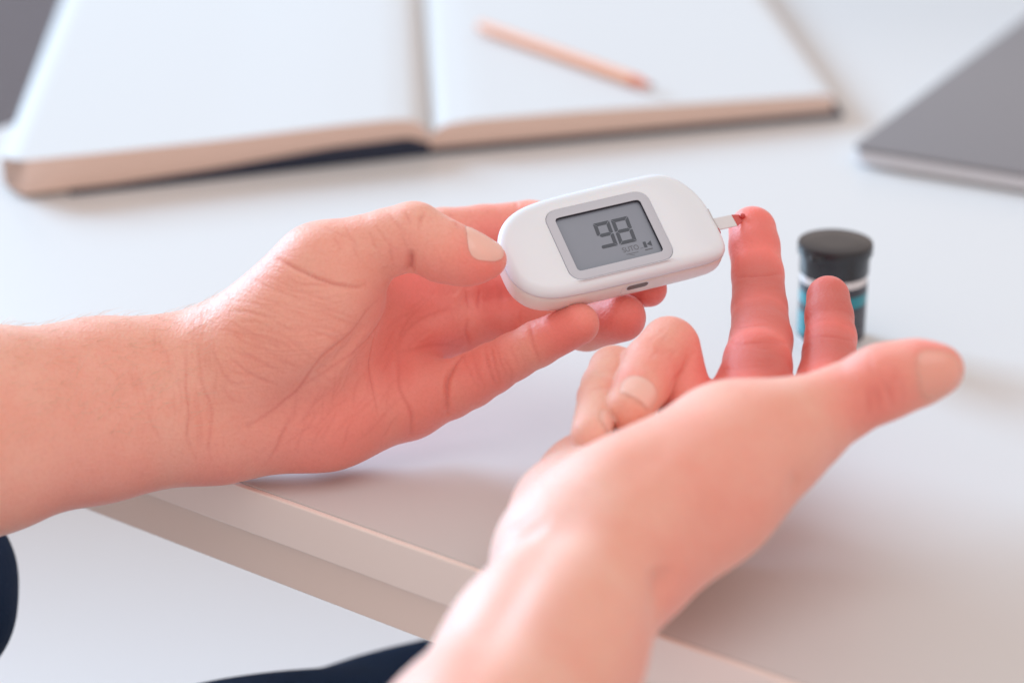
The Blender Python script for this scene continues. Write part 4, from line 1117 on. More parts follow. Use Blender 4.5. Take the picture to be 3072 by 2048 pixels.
                      (((-97.0, 693.6, 55.3), (-96.5, 692.2, 54.6), (-96.2, 691.0, 53.8), (-96.3, 689.9, 52.8), (-96.5, 689.0, 51.7), (-96.3, 688.3, 51.0),
                        (-96.1, 687.6, 50.3)),
                       0.1, 0.5, 'b'),
                      (((-96.5, 678.4, 31.6), (-96.4, 677.9, 30.1), (-96.3, 677.5, 28.6), (-96.1, 677.1, 26.8), (-96.1, 676.8, 25.0), (-96.1, 676.6, 23.4),
                        (-96.3, 676.5, 21.7)),
                       0.12, 0.5, 'b'),
                      (((-93.2, 681.1, 37.4), (-93.5, 680.8, 36.4), (-93.7, 680.4, 35.3), (-93.7, 680.0, 33.8), (-93.6, 679.5, 32.4), (-93.6, 679.2, 31.4),
                        (-93.5, 679.0, 30.5)),
                       0.15, 0.5, 'b'),
                      (((-98.2, 681.0, 38.4), (-97.7, 680.4, 37.0), (-97.3, 679.9, 35.5), (-97.2, 679.2, 34.0), (-97.1, 678.5, 32.4), (-96.9, 678.0, 30.7),
                        (-96.6, 677.5, 28.8)),
                       0.08, 0.5, 'b'),
                      (((-100.4, 704.5, 56.6), (-100.1, 701.0, 56.5), (-99.8, 698.3, 56.0), (-99.2, 695.6, 55.2), (-98.5, 693.4, 54.3), (-97.9, 691.7, 53.4),
                        (-97.3, 690.2, 52.5)),
                       0.15, 0.5, 'b'),
                      (((-95.8, 678.2, 30.1), (-95.8, 677.8, 29.0), (-95.8, 677.5, 27.9), (-95.8, 677.2, 26.8), (-95.8, 677.0, 25.5), (-95.7, 676.8, 24.2),
                        (-95.5, 676.7, 22.7)),
                       0.09, 0.5, 'b'),
                      (((-94.9, 688.5, 52.1), (-94.6, 687.3, 50.8), (-94.4, 686.3, 49.4), (-94.6, 685.6, 48.0), (-94.8, 684.8, 46.6), (-94.5, 684.0, 45.0),
                        (-94.2, 683.2, 43.4)),
                       0.09, 0.5, 'b'),
                      (((-91.5, 683.3, 44.7), (-91.5, 682.7, 42.9), (-91.5, 682.1, 41.1), (-91.6, 681.7, 39.6), (-91.7, 681.4, 38.1), (-92.0, 680.9, 36.3),
                        (-92.2, 680.4, 34.5)),
                       0.18, 0.5, 'b'),
                      (((-97.0, 677.4, 28.9), (-97.0, 677.0, 27.6), (-97.0, 676.8, 26.3), (-97.0, 676.6, 25.2), (-97.0, 676.4, 24.2), (-97.0, 676.4, 23.2),
                        (-97.0, 676.3, 22.2)),
                       0.18, 0.5, 'b'),
                      (((-103.2, 683.6, 44.2), (-102.6, 682.1, 42.3), (-102.1, 680.8, 40.3), (-101.7, 679.6, 38.3), (-101.5, 678.5, 36.3),
                        (-101.6, 677.4, 34.2), (-101.9, 676.3, 32.2)),
                       0.12, 0.5, 'b'),
                      (((-93.5, 689.4, 53.7), (-93.5, 687.9, 52.1), (-93.5, 686.6, 50.4), (-93.5, 685.6, 48.7), (-93.5, 684.7, 47.1), (-93.4, 683.9, 45.4),
                        (-93.2, 683.2, 43.8)),
                       0.17, 0.5, 'b'),
                      (((-100.2, 698.5, 55.8), (-99.6, 695.9, 55.1), (-99.1, 693.9, 54.3), (-99.0, 692.5, 53.4), (-99.0, 691.2, 52.5), (-98.9, 689.9, 51.3),
                        (-98.9, 688.6, 50.0)),
                       0.12, 0.5, 'b'),
                      (((-117.2, 679.3, 47.6), (-116.6, 678.4, 46.5), (-116.0, 677.5, 45.4), (-115.7, 676.4, 44.2), (-115.4, 675.4, 43.0),
                        (-115.2, 674.5, 41.8), (-114.9, 673.7, 40.5)),
                       0.1, 0.5, 'b'),
                      (((-109.8, 676.3, 40.5), (-109.9, 675.8, 39.8), (-110.0, 675.2, 39.1), (-110.0, 674.6, 38.0), (-109.9, 673.9, 36.8),
                        (-109.8, 673.5, 35.9), (-109.8, 673.1, 35.1)),
                       0.11, 0.5, 'b'),
                      (((-110.3, 694.4, 52.8), (-109.5, 692.0, 51.8), (-108.7, 689.9, 50.7), (-107.8, 688.3, 49.6), (-106.9, 686.9, 48.4),
                        (-106.2, 685.4, 47.1), (-105.6, 684.0, 45.7)),
                       0.11, 0.5, 'b'),
                      (((-114.2, 678.0, 45.0), (-113.5, 677.1, 43.8), (-112.9, 676.3, 42.6), (-112.4, 675.5, 41.2), (-111.9, 674.8, 39.8),
                        (-111.5, 674.1, 38.6), (-111.2, 673.6, 37.4)),
                       0.18, 0.5, 'b'),
                      (((-107.6, 688.8, 49.8), (-107.0, 687.9, 49.1), (-106.5, 686.9, 48.3), (-106.0, 685.7, 47.2), (-105.7, 684.5, 46.1),
                        (-105.5, 683.4, 45.1), (-105.4, 682.4, 44.1)),
                       0.16, 0.5, 'b'),
                      (((-109.9, 671.7, 31.7), (-109.3, 671.7, 30.8), (-108.8, 671.7, 29.9), (-108.4, 671.6, 28.9), (-108.1, 671.6, 27.9),
                        (-107.9, 671.6, 27.1), (-107.7, 671.6, 26.4)),
                       0.14, 0.5, 'b'),
                      (((-114.9, 678.0, 45.4), (-114.8, 677.1, 44.5), (-114.6, 676.3, 43.6), (-114.4, 675.8, 42.8), (-114.2, 675.2, 42.1),
                        (-114.4, 674.5, 41.2), (-114.5, 673.7, 40.3)),
                       0.08, 0.5, 'b'),
                      (((-111.8, 674.0, 38.7), (-111.4, 673.2, 36.9), (-110.9, 672.5, 35.1), (-110.5, 672.1, 33.6), (-110.0, 671.7, 32.0),
                        (-109.3, 671.5, 30.2), (-108.7, 671.3, 28.3)),
                       0.14, 0.5, 'b'),
                      (((-103.5, 679.5, 39.6), (-103.6, 678.8, 38.5), (-103.6, 678.0, 37.4), (-103.6, 677.2, 36.1), (-103.5, 676.6, 34.7),
                        (-103.4, 676.1, 33.6), (-103.2, 675.8, 32.5)),
                       0.15, 0.5, 'b'),
                      (((-111.0, 695.2, 53.2), (-110.9, 693.2, 52.6), (-110.7, 691.6, 52.0), (-110.5, 690.4, 51.5), (-110.4, 689.4, 51.0),
                        (-110.5, 688.2, 50.6), (-110.7, 687.1, 50.1)),
                       0.12, 0.5, 'b'),
                      (((-14.3, 709.1, 35.1), (-13.8, 708.3, 34.5), (-13.4, 707.7, 33.8), (-13.0, 707.1, 33.0), (-12.5, 706.6, 32.2), (-12.1, 706.2, 31.2),
                        (-11.6, 706.0, 30.1)),
                       0.14, 0.5, 'b'),
                      (((-0.8, 705.4, 36.7), (-0.4, 705.4, 35.6), (-0.1, 705.6, 34.4), (-0.2, 706.1, 33.0), (-0.3, 706.9, 31.5), (-0.3, 708.1, 29.7),
                        (-0.3, 710.2, 27.6)),
                       0.23, 0.5, 'b'),
                      (((-10.5, 707.8, 35.7), (-10.6, 707.3, 34.7), (-10.5, 706.8, 33.7), (-10.1, 706.4, 32.6), (-9.7, 706.2, 31.4), (-9.3, 706.1, 30.4),
                        (-9.0, 706.1, 29.5)),
                       0.11, 0.5, 'b'),
                      (((0.0, 707.2, 42.4), (0.1, 706.5, 41.5), (0.3, 706.0, 40.6), (0.8, 705.7, 40.0), (1.3, 705.5, 39.3), (1.6, 705.3, 38.3),
                        (1.8, 705.3, 37.0)),
                       0.15, 0.5, 'b'),
                      (((-8.7, 711.3, 39.8), (-8.0, 709.3, 38.9), (-7.4, 708.0, 37.8), (-6.9, 707.0, 36.5), (-6.6, 706.4, 35.0), (-6.5, 706.1, 33.6),
                        (-6.6, 706.0, 32.2)),
                       0.15, 0.5, 'b'),
                      (((-5.2, 710.3, 41.7), (-4.7, 708.4, 40.6), (-4.2, 707.2, 39.3), (-3.8, 706.5, 38.1), (-3.3, 706.0, 36.9), (-2.4, 705.7, 35.4),
                        (-1.5, 705.9, 33.6)),
                       0.2, 0.5, 'b'),
                      (((-11.8, 707.0, 33.4), (-11.2, 706.6, 32.6), (-10.8, 706.4, 31.9), (-10.9, 706.2, 31.3), (-11.1, 706.1, 30.6), (-10.7, 706.0, 29.8),
                        (-10.3, 706.0, 28.8)),
                       0.11, 0.5, 'b'),
                      (((-2.4, 707.0, 40.7), (-2.3, 706.4, 39.7), (-2.0, 705.9, 38.6), (-1.5, 705.6, 37.5), (-0.8, 705.4, 36.4), (-0.2, 705.4, 35.4),
                        (0.4, 705.7, 34.3)),
                       0.1, 0.5, 'b'),
                      (((-12.5, 712.1, 37.9), (-12.1, 710.1, 37.1), (-11.8, 708.7, 36.0), (-11.5, 707.7, 34.8), (-11.0, 707.0, 33.6), (-10.3, 706.4, 32.4),
                        (-9.5, 706.1, 31.0)),
                       0.16, 0.5, 'b'),
                      (((-17.0, 729.9, 33.7), (-16.6, 731.1, 31.7)), 0.22, 0.5, 'b'),
                      (((-15.9, 716.4, 36.4), (-15.6, 712.7, 36.5), (-15.2, 710.6, 35.8), (-14.7, 709.0, 34.8), (-14.1, 707.7, 33.6)), 0.22, 0.5, 'b'),
                      (((-55.1, 700.1, 82.7), (-54.6, 699.1, 82.2), (-54.2, 698.4, 81.6), (-53.7, 697.9, 81.2), (-53.4, 697.4, 80.7), (-53.3, 696.7, 80.0),
                        (-53.3, 696.0, 79.3)),
                       0.14, 0.5, 'b'),
                      (((-49.2, 698.2, 80.7), (-48.9, 697.7, 80.0), (-48.6, 697.2, 79.3), (-48.3, 696.8, 78.7), (-47.9, 696.5, 78.0), (-47.4, 696.3, 77.3),
                        (-46.9, 696.0, 76.5)),
                       0.16, 0.5, 'b'),
                      (((-44.0, 700.6, 83.5), (-43.4, 699.9, 82.7), (-42.9, 699.2, 82.0), (-42.7, 698.8, 81.2), (-42.5, 698.4, 80.4), (-41.7, 698.1, 79.7),
                        (-40.9, 697.8, 79.0)),
                       0.17, 0.5, 'b'),
                      (((-34.7, 699.4, 84.7), (-34.1, 698.8, 83.9), (-33.6, 698.3, 82.9), (-33.2, 697.9, 81.8), (-32.8, 697.6, 80.7), (-32.3, 697.5, 79.7),
                        (-31.7, 697.3, 78.8)),
                       0.1, 0.5, 'b'),
                      (((-51.4, 704.1, 84.5), (-50.8, 702.0, 83.7), (-50.3, 700.5, 82.8), (-49.4, 699.5, 82.0), (-48.5, 698.7, 81.2), (-48.0, 697.8, 80.0),
                        (-47.6, 697.0, 78.7)),
                       0.2, 0.5, 'b'),
                      (((-43.0, 703.7, 86.2), (-42.0, 702.1, 85.5), (-41.2, 700.9, 84.7), (-40.6, 700.0, 83.9), (-39.8, 699.3, 83.0), (-38.6, 698.8, 82.4),
                        (-37.3, 698.4, 81.7)),
                       0.09, 0.5, 'b'),
                      (((-41.0, 700.3, 84.1), (-40.1, 699.4, 83.2), (-39.2, 698.8, 82.2), (-38.3, 698.3, 81.2), (-37.3, 697.9, 80.2), (-36.3, 697.8, 79.4),
                        (-35.2, 697.7, 78.5)),
                       0.19, 0.5, 'b'),
                      (((-57.5, 703.7, 84.2), (-56.3, 702.6, 83.9), (-55.0, 701.7, 83.6), (-53.5, 700.9, 83.1), (-51.9, 700.2, 82.7), (-50.6, 699.7, 82.2),
                        (-49.5, 699.3, 81.8)),
                       0.15, 0.5, 'b'),
                      (((-4.0, 749.0, 44.5), (-4.2, 748.6, 43.6), (-4.3, 748.0, 42.8), (-4.5, 747.3, 42.3), (-4.7, 746.5, 41.9), (-4.7, 745.3, 41.4),
                        (-4.6, 744.1, 41.0)),
                       0.1, 0.5, 'b'),
                      (((-0.9, 751.5, 48.7), (-1.1, 750.9, 47.8), (-1.3, 750.5, 47.0), (-1.4, 750.2, 46.2), (-1.4, 749.9, 45.5), (-1.5, 749.6, 44.5),
                        (-1.4, 749.2, 43.5)),
                       0.14, 0.5, 'b'),
                      (((-3.7, 750.0, 46.9), (-3.6, 749.7, 46.2), (-3.7, 749.5, 45.4), (-3.9, 749.0, 44.4), (-4.1, 748.5, 43.4), (-4.0, 747.9, 42.6),
                        (-3.9, 747.1, 42.0)),
                       0.15, 0.5, 'b'),
                      (((-3.9, 750.0, 47.0), (-3.7, 749.6, 45.9), (-3.6, 749.3, 44.8), (-3.5, 748.9, 43.9), (-3.4, 748.5, 43.1), (-3.3, 747.8, 42.3),
                        (-3.1, 746.5, 41.6)),
                       0.18, 0.5, 'b'),
                      (((-4.4, 750.0, 47.3), (-4.2, 749.6, 46.2), (-4.0, 749.3, 45.2), (-4.0, 748.8, 44.1), (-4.1, 748.2, 43.1), (-4.0, 747.5, 42.3),
                        (-3.9, 746.5, 41.7)),
                       0.19, 0.5, 'b'),
                      (((-4.1, 749.0, 44.6), (-3.9, 748.8, 43.8), (-3.7, 748.4, 43.0), (-3.5, 747.4, 42.1), (-3.5, 745.8, 41.4), (-3.8, 744.4, 41.0),
                        (-4.1, 743.3, 40.5)),
                       0.09, 0.5, 'b'),
                      (((-4.9, 750.1, 47.8), (-4.9, 749.7, 47.2), (-4.8, 749.5, 46.5), (-4.5, 749.4, 46.0), (-4.2, 749.3, 45.5), (-4.1, 749.1, 44.8),
                        (-4.1, 748.8, 43.9)),
                       0.17, 0.5, 'b'),
                      (((-4.2, 749.2, 45.1), (-4.4, 748.9, 44.6), (-4.5, 748.6, 44.0), (-4.4, 748.2, 43.2), (-4.2, 747.6, 42.4), (-4.3, 746.7, 41.9),
                        (-4.4, 745.6, 41.5)),
                       0.15, 0.5, 'b')],
          'nails': [((-9.7, 703.6, 73.3), (0.967, 0.194, -0.163), (0.209, -0.251, 0.945), 6.3, 54)],
          'flush': [((-42.0, 726.6, 29.8), 42, 0.95), ((-57.3, 704.1, 14.9), 34, 0.85), ((-31.0, 717.0, 19.7), 30, 0.9), ((-9.2, 711.5, 32.7), 22, 0.8),
                    ((17.3, 707.4, 48.8), 16, 0.95), ((36.8, 717.7, 47.5), 16, 1), ((45.9, 730.7, 52.7), 14, 1), ((-4.0, 753.0, 46.3), 30, 0.9),
                    ((-11.0, 700.9, 72.2), 14, 0.9), ((-21.3, 700.9, 72.2), 12, 0.8), ((-29.6, 702.5, 76.0), 12, 0.5), ((-38.8, 735.0, 49.9), 30, 1),
                    ((-94.5, 691.4, 10.4), 18, 0.7), ((-4.0, 740.9, 38.0), 18, 0.7), ((-127.0, 669.3, 9.5), 30, 0.35)],
          'wrinkle': [((-70.5, 689.1, 56.9), 42, 1.0), ((-53.4, 702.5, 76.0), 26, 0.8), ((-93.3, 694.4, 43.5), 22, 0.35), ((-80.2, 700.9, 72.2), 26, 0.9)]},
 'right': {'kp': 15.0,
           'palm': [((-41.4, 461.1, -8.9), (-11.2, 510.2, 10.1), 33, 29, (-0.755, -0.375, 0.538), 0.8),
                    ((-11.2, 510.2, 10.1), (6.1, 548.9, 19.7), 29, 26.3, (-0.755, -0.375, 0.538), 0.8),
                    ((6.1, 548.9, 19.7), (21.0, 580.7, 28.3), 26.3, 22.8, (-0.755, -0.375, 0.538), 0.8), ((17.4, 552.4, 20.2), (24.4, 574.7, 29.5), 12.5, 11),
                    ((24.4, 574.7, 29.5), (34.5, 587.6, 34.5), 11, 12), ((12.2, 598.8, 27.6), (16.3, 621.1, 26.4), 15.2, 13.6),
                    ((16.3, 621.1, 26.4), (22.6, 644.4, 25.1), 13.6, 11.6), ((22.6, 644.4, 25.1), (34.4, 651.7, 19.3), 11.6, 9.8),
                    ((16.8, 587.4, 28.7), (35.7, 640.6, 26.4), 15, 12), ((17.7, 587.4, 28.7), (51.0, 650.1, 28.4), 15, 11.5),
                    ((20.4, 587.7, 29.5), (68.2, 650.8, 35.2), 15, 12), ((26.9, 591.3, 32.8), (82.8, 646.5, 40.5), 14, 10.8),
                    ((28.9, 599.4, 42.0), (55.7, 616.9, 52.5), 12.4, 11.6), ((37.2, 587.4, 33.8), (55.7, 600.5, 42.0), 14.4, 14.2),
                    ((55.7, 600.5, 42.0), (73.8, 614.2, 51.3), 14.2, 12.0), ((38.8, 595.9, 43.8), (66.5, 612.4, 52.2), 15, 12.0),
                    ((61.9, 623.2, 52.1), (81.2, 627.9, 53.1), 9.8, 8.8)],
           'fingers': [{'name': 'thumb',
                        'k': 9,
                        'kr': 4,
                        'kj': 4,
                        'prox': [((75.8, 616.8, 52.4), (85.4, 623.4, 55.3), 11.6, 10.9), ((85.4, 623.4, 55.3), (93.8, 628.1, 58.6), 10.9, 10.7),
                                 ((93.8, 628.1, 58.6), (104.4, 628.4, 64.5), 10.7, 10.1)],
                        'rest': [((104.4, 628.4, 64.5), (109.9, 628.2, 66.6), 10.1, 9.2), ((109.9, 628.2, 66.6), (115.1, 627.7, 68.2), 9.2, 8.5),
                                 ((115.1, 627.7, 68.2), (120.3, 626.2, 69.7), 8.5, 7.2)]},
                       {'name': 'index',
                        'prox': [((84.6, 648.3, 39.6), (92.0, 665.6, 39.4), 10.5, 9.2), ((92.0, 665.6, 39.4), (95.4, 675.2, 41.7), 9.2, 8.7)],
                        'rest': [((95.4, 675.2, 41.7), (98.7, 692.4, 46.6), 8.7, 8.05), ((98.7, 692.4, 46.6), (99.8, 698.8, 49.0), 8.05, 7.95),
                                 ((99.8, 698.8, 49.0), (100.1, 707.0, 53.0), 7.95, 7.5), ((100.1, 707.0, 53.0), (100.4, 714.0, 56.8), 7.5, 6.9)]},
                       {'name': 'middle',
                        'prox': [((67.9, 648.1, 36.5), (73.5, 676.0, 43.6), 11, 10.7), ((73.5, 676.0, 43.6), (75.5, 684.9, 46.8), 10.7, 10.2),
                                 ((75.5, 684.9, 46.8), (77.9, 697.8, 49.1), 10.2, 9.7)],
                        'rest': [((77.9, 697.8, 49.1), (78.7, 713.6, 53.2), 9.6, 8.8), ((78.7, 713.6, 53.2), (79.3, 727.9, 59.0), 8.8, 8.3),
                                 ((79.3, 727.9, 59.0), (78.9, 738.0, 65.0), 8.3, 8.15), ((78.9, 738.0, 65.0), (78.7, 743.9, 68.6), 8.15, 7.8)]},
                       {'name': 'ring',
                        'prox': [((55.0, 658.2, 29.5), (52.5, 674.4, 39.9), 10, 8.2), ((52.5, 674.4, 39.9), (49.1, 685.6, 51.1), 8.2, 8.8)],
                        'rest': [((48.1, 685.2, 52.6), (42.5, 673.7, 51.2), 8.8, 8.6), ((42.5, 673.7, 51.2), (39.3, 663.2, 49.4), 8.6, 8.4),
                                 ((39.3, 663.2, 49.4), (34.2, 646.6, 48.4), 8.4, 7.0)]},
                       {'name': 'pinky',
                        'prox': [((35.4, 654.4, 23.0), (31.9, 672.2, 39.7), 9.5, 7.6), ((31.9, 672.2, 39.7), (31.3, 681.2, 45.6), 7.6, 7.4)],
                        'rest': [((30.9, 680.3, 46.2), (28.2, 670.1, 45.1), 7.4, 7.2), ((28.2, 670.1, 45.1), (26.3, 659.6, 45.9), 7.2, 6.7),
                                 ((26.3, 659.6, 45.9), (22.6, 634.7, 45.9), 6.7, 5.6)]}],
           'creases': [(((71.5, 721.8, 60.6), (72.8, 719.1, 61.8), (74.6, 717.2, 62.7), (77.6, 715.9, 63.3), (80.8, 716.3, 63.4), (83.5, 718.2, 62.9),
                         (86.3, 722.2, 61.6)),
                        0.4, 0.6, 'b'),
                       (((69.3, 693.5, 54.7), (71.1, 690.3, 56.4), (73.3, 688.6, 57.3), (76.2, 687.9, 57.7), (79.4, 688.8, 57.4)), 0.3, 0.6, 'b'),
                       (((67.4, 684.3, 53.8), (68.7, 681.5, 54.6), (70.5, 679.6, 55.2), (73.2, 678.8, 55.8), (76.5, 679.1, 56.0), (80.1, 680.2, 55.3),
                         (84.3, 684.4, 53.1)),
                        0.4, 0.6, 'b'),
                       (((74.6, 680.1, 56.5), (77.2, 680.3, 56.4), (79.8, 681.3, 56.0), (82.0, 682.5, 55.0), (84.4, 685.3, 53.2)), 0.3, 0.6, 'b'),
                       (((91.4, 693.9, 50.8), (92.8, 691.0, 52.5), (94.6, 689.5, 53.5), (97.3, 688.2, 54.0), (100.4, 688.0, 53.8), (103.3, 688.8, 52.8),
                         (106.6, 692.9, 50.2)),
                        0.35, 0.6, 'b'),
                       (((23.2, 652.0, 52.0), (24.5, 652.3, 52.3), (26.0, 653.0, 52.3), (27.6, 654.0, 52.1), (29.2, 655.2, 51.6)), 0.3, 0.8, 'b'),
                       (((54.8, 676.9, 53.0), (53.2, 674.0, 51.4), (51.6, 671.8, 49.9), (50.0, 668.6, 49.2), (48.3, 662.8, 49.9), (47.3, 659.6, 49.6),
                         (46.7, 658.4, 48.5)),
                        0.5, 1.2, 'b'),
                       (((101.0, 618.6, 68.8), (101.7, 617.9, 67.3), (102.2, 617.4, 65.7), (102.7, 617.2, 63.8), (103.0, 617.4, 61.6)), 0.8, 1.5, 'b'),
                       (((103.6, 618.7, 70.3), (104.5, 617.8, 68.6), (105.3, 617.3, 66.8), (106.0, 617.2, 64.8), (106.7, 617.5, 62.7)), 0.9, 1.5, 'b'),
                       (((99.1, 618.7, 67.7), (99.5, 618.0, 66.0), (99.8, 617.6, 64.1), (100.0, 617.5, 62.1), (100.2, 617.7, 60.0)), 0.6, 1.5, 'b'),
                       (((108.3, 619.0, 71.6), (108.6, 618.2, 70.0), (109.0, 617.7, 68.2), (109.3, 617.5, 66.2), (109.6, 617.7, 64.1)), 0.3, 1.4, 'b'),
                       (((39.5, 565.6, 40.2), (39.7, 564.6, 38.3), (39.7, 563.5, 36.3), (38.7, 561.4, 34.6), (37.5, 558.2, 33.3)), 2.4, 5.0, 'b'),
                       (((79.1, 598.5, 50.6), (78.0, 597.4, 49.3), (77.1, 596.4, 48.1), (76.9, 596.2, 46.4), (76.8, 596.4, 44.5)), 1.0, 3.5, 'b'),
                       (((-1.4, 582.4, 41.4), (0.4, 580.7, 43.2), (2.1, 579.7, 44.8), (3.9, 579.6, 46.3), (5.7, 580.0, 47.7)), 0.4, 1.4, 'b'),
                       (((0.3, 554.8, 45.9), (1.2, 556.1, 46.2), (2.1, 557.6, 46.4), (3.1, 559.0, 46.6), (4.3, 560.6, 46.8)), 0.5, 1.6, 'b'),
                       (((-10.9, 507.5, 40.2), (-10.0, 510.1, 40.7), (-9.0, 513.1, 41.1), (-8.0, 516.3, 41.3), (-7.1, 519.9, 41.4), (-6.1, 523.8, 41.3),
                         (-5.1, 527.6, 41.3), (-4.0, 530.7, 41.6), (-3.0, 533.4, 42.2), (-1.8, 536.2, 43.0), (-0.6, 538.9, 44.0), (0.6, 541.5, 45.0),
                         (1.8, 544.3, 45.9), (3.0, 547.2, 46.6), (4.3, 550.2, 47.3), (5.5, 553.4, 47.7), (7.0, 557.2, 47.9), (8.5, 561.2, 47.8),
                         (10.0, 565.1, 47.7), (11.5, 568.0, 48.0), (13.0, 570.1, 48.8), (14.5, 572.2, 49.6)),
                        1.6, 6.0, 'b'),
                       (((-0.5, 572.6, 41.5), (1.4, 572.2, 43.1), (3.4, 572.2, 44.5), (5.3, 572.4, 45.8), (7.3, 572.8, 46.9), (9.2, 573.4, 48.0)), 1.2, 4.0,
                        'b'),
                       (((23.5, 579.0, 54.1), (25.4, 580.1, 55.2), (27.4, 581.3, 56.4), (29.3, 582.6, 57.4), (31.3, 584.0, 58.4), (33.3, 585.4, 59.4),
                         (35.3, 586.8, 60.2), (37.3, 588.3, 61.0), (39.3, 589.8, 61.6), (41.3, 591.3, 62.2), (43.3, 592.7, 62.8), (45.3, 594.1, 63.4),
                         (47.4, 595.6, 64.1)),
                        1.0, 7.0, 'b'),
                       (((69.0, 591.0, 54.2), (67.1, 588.9, 53.2), (65.2, 587.0, 52.2), (63.4, 585.3, 51.0), (61.4, 583.7, 49.8), (59.5, 582.1, 48.6),
                         (57.7, 580.9, 47.6), (55.9, 579.6, 46.5), (54.0, 578.4, 45.5), (52.1, 577.0, 44.5), (50.2, 575.5, 43.6), (48.3, 574.0, 42.7)),
                        0.9, 7.0, 'b'),
                       (((68.2, 669.8, 52.4), (69.3, 668.5, 52.5), (70.5, 667.5, 52.6), (71.9, 667.2, 52.6), (73.4, 667.2, 52.6), (74.8, 667.2, 52.3),
                         (76.3, 667.4, 52.0)),
                        0.16, 0.5, 'b'),
                       (((64.9, 666.2, 49.9), (65.9, 665.7, 50.5), (66.9, 665.1, 51.0), (68.0, 663.9, 51.3), (69.1, 662.7, 51.4), (69.9, 660.6, 52.2)), 0.18,
                        0.5, 'b'),
                       (((71.4, 678.5, 55.3), (72.7, 677.8, 55.4), (74.1, 677.5, 55.5), (75.3, 677.6, 55.5), (76.5, 678.0, 55.5), (77.9, 678.3, 55.3),
                         (79.3, 678.8, 55.0)),
                        0.21, 0.5, 'b'),
                       (((72.8, 676.6, 55.2), (73.9, 676.3, 55.2), (75.0, 676.2, 55.1), (76.0, 676.2, 55.0), (77.0, 676.6, 54.8), (78.1, 677.3, 54.8),
                         (79.2, 678.2, 54.7)),
                        0.15, 0.5, 'b'),
                       (((70.2, 668.0, 52.6), (71.7, 667.9, 52.8), (73.4, 668.2, 52.8), (75.4, 668.4, 52.6), (77.5, 669.3, 52.1), (79.3, 671.1, 52.0),
                         (81.0, 673.6, 51.7)),
                        0.19, 0.5, 'b'),
                       (((73.2, 670.0, 53.5), (74.3, 670.0, 53.4), (75.5, 670.2, 53.3), (77.2, 670.9, 53.0), (79.0, 672.1, 52.6), (80.4, 673.4, 52.2),
                         (81.7, 675.2, 51.6)),
                        0.13, 0.5, 'b'),
                       (((63.7, 675.0, 49.2), (64.6, 672.2, 50.1), (65.6, 670.1, 50.8), (66.7, 669.0, 51.4), (67.9, 668.2, 51.9), (69.1, 667.4, 52.2),
                         (70.4, 666.7, 52.4)),
                        0.18, 0.5, 'b'),
                       (((68.5, 680.2, 54.1), (69.8, 678.0, 54.5), (71.0, 676.2, 54.8), (72.1, 675.1, 54.8), (73.3, 674.2, 54.7), (74.7, 673.6, 54.6),
                         (76.1, 673.3, 54.2)),
                        0.17, 0.5, 'b'),
                       (((76.0, 671.4, 53.6), (76.9, 671.6, 53.4), (77.9, 671.9, 53.1), (79.0, 671.9, 52.6), (80.1, 672.3, 52.0), (81.0, 673.2, 51.5),
                         (81.9, 674.6, 51.1)),
                        0.18, 0.5, 'b'),
                       (((74.0, 674.6, 54.8), (75.7, 674.2, 54.6), (77.5, 674.4, 54.1), (79.2, 675.3, 53.6), (81.0, 676.7, 52.8), (82.6, 678.1, 51.9),
                         (84.4, 680.0, 50.7)),
                        0.09, 0.5, 'b'),
                       (((78.4, 708.7, 61.3), (79.9, 709.1, 61.4), (81.6, 709.9, 61.2), (83.6, 711.4, 60.7), (85.6, 713.8, 59.6)), 0.14, 0.5, 'b'),
                       (((76.1, 692.9, 58.4), (77.3, 692.3, 58.3), (78.4, 692.0, 58.2), (79.0, 691.4, 58.0), (79.6, 690.9, 57.7), (80.5, 690.9, 57.4),
                         (81.6, 691.2, 57.1)),
                        0.08, 0.5, 'b'),
                       (((69.8, 711.6, 55.3), (70.6, 708.8, 56.6), (71.6, 706.0, 57.6), (72.8, 703.9, 58.4), (74.2, 702.9, 59.1), (75.7, 702.5, 59.5)), 0.07,
                        0.5, 'b'),
                       (((72.4, 703.2, 57.9), (72.9, 702.2, 58.2), (73.6, 701.5, 58.5), (74.3, 701.4, 58.8), (75.1, 701.3, 59.1), (75.9, 700.2, 59.2),
                         (76.8, 698.9, 59.3)),
                        0.06, 0.5, 'b'),
                       (((78.4, 704.5, 60.3), (79.0, 704.0, 60.2), (79.8, 703.8, 60.0), (80.6, 703.9, 59.9), (81.4, 704.3, 59.7), (82.1, 704.7, 59.5),
                         (82.9, 705.4, 59.3)),
                        0.06, 0.5, 'b'),
                       (((72.6, 715.4, 60.6), (73.4, 714.3, 61.1), (74.2, 713.4, 61.4), (74.9, 712.4, 61.5), (75.5, 711.5, 61.6), (76.3, 711.2, 61.8),
                         (77.1, 711.0, 61.9)),
                        0.11, 0.5, 'b'),
                       (((72.6, 709.5, 59.2), (73.8, 707.6, 59.7), (75.1, 706.1, 60.0), (76.4, 705.5, 60.3), (77.8, 705.3, 60.5), (79.4, 704.8, 60.3),
                         (81.0, 704.6, 59.9)),
                        0.11, 0.5, 'b'),
                       (((69.6, 699.7, 54.7), (70.1, 697.2, 55.5), (70.7, 695.3, 56.2), (71.5, 693.9, 56.7), (72.3, 693.1, 57.2), (73.0, 693.0, 57.5),
                         (73.6, 693.1, 57.7)),
                        0.1, 0.5, 'b'),
                       (((94.4, 697.3, 55.2), (95.1, 696.8, 55.6), (95.7, 696.5, 55.9), (96.2, 696.3, 56.1), (96.6, 696.2, 56.3), (97.2, 695.8, 56.4),
                         (97.9, 695.5, 56.4)),
                        0.13, 0.5, 'b'),
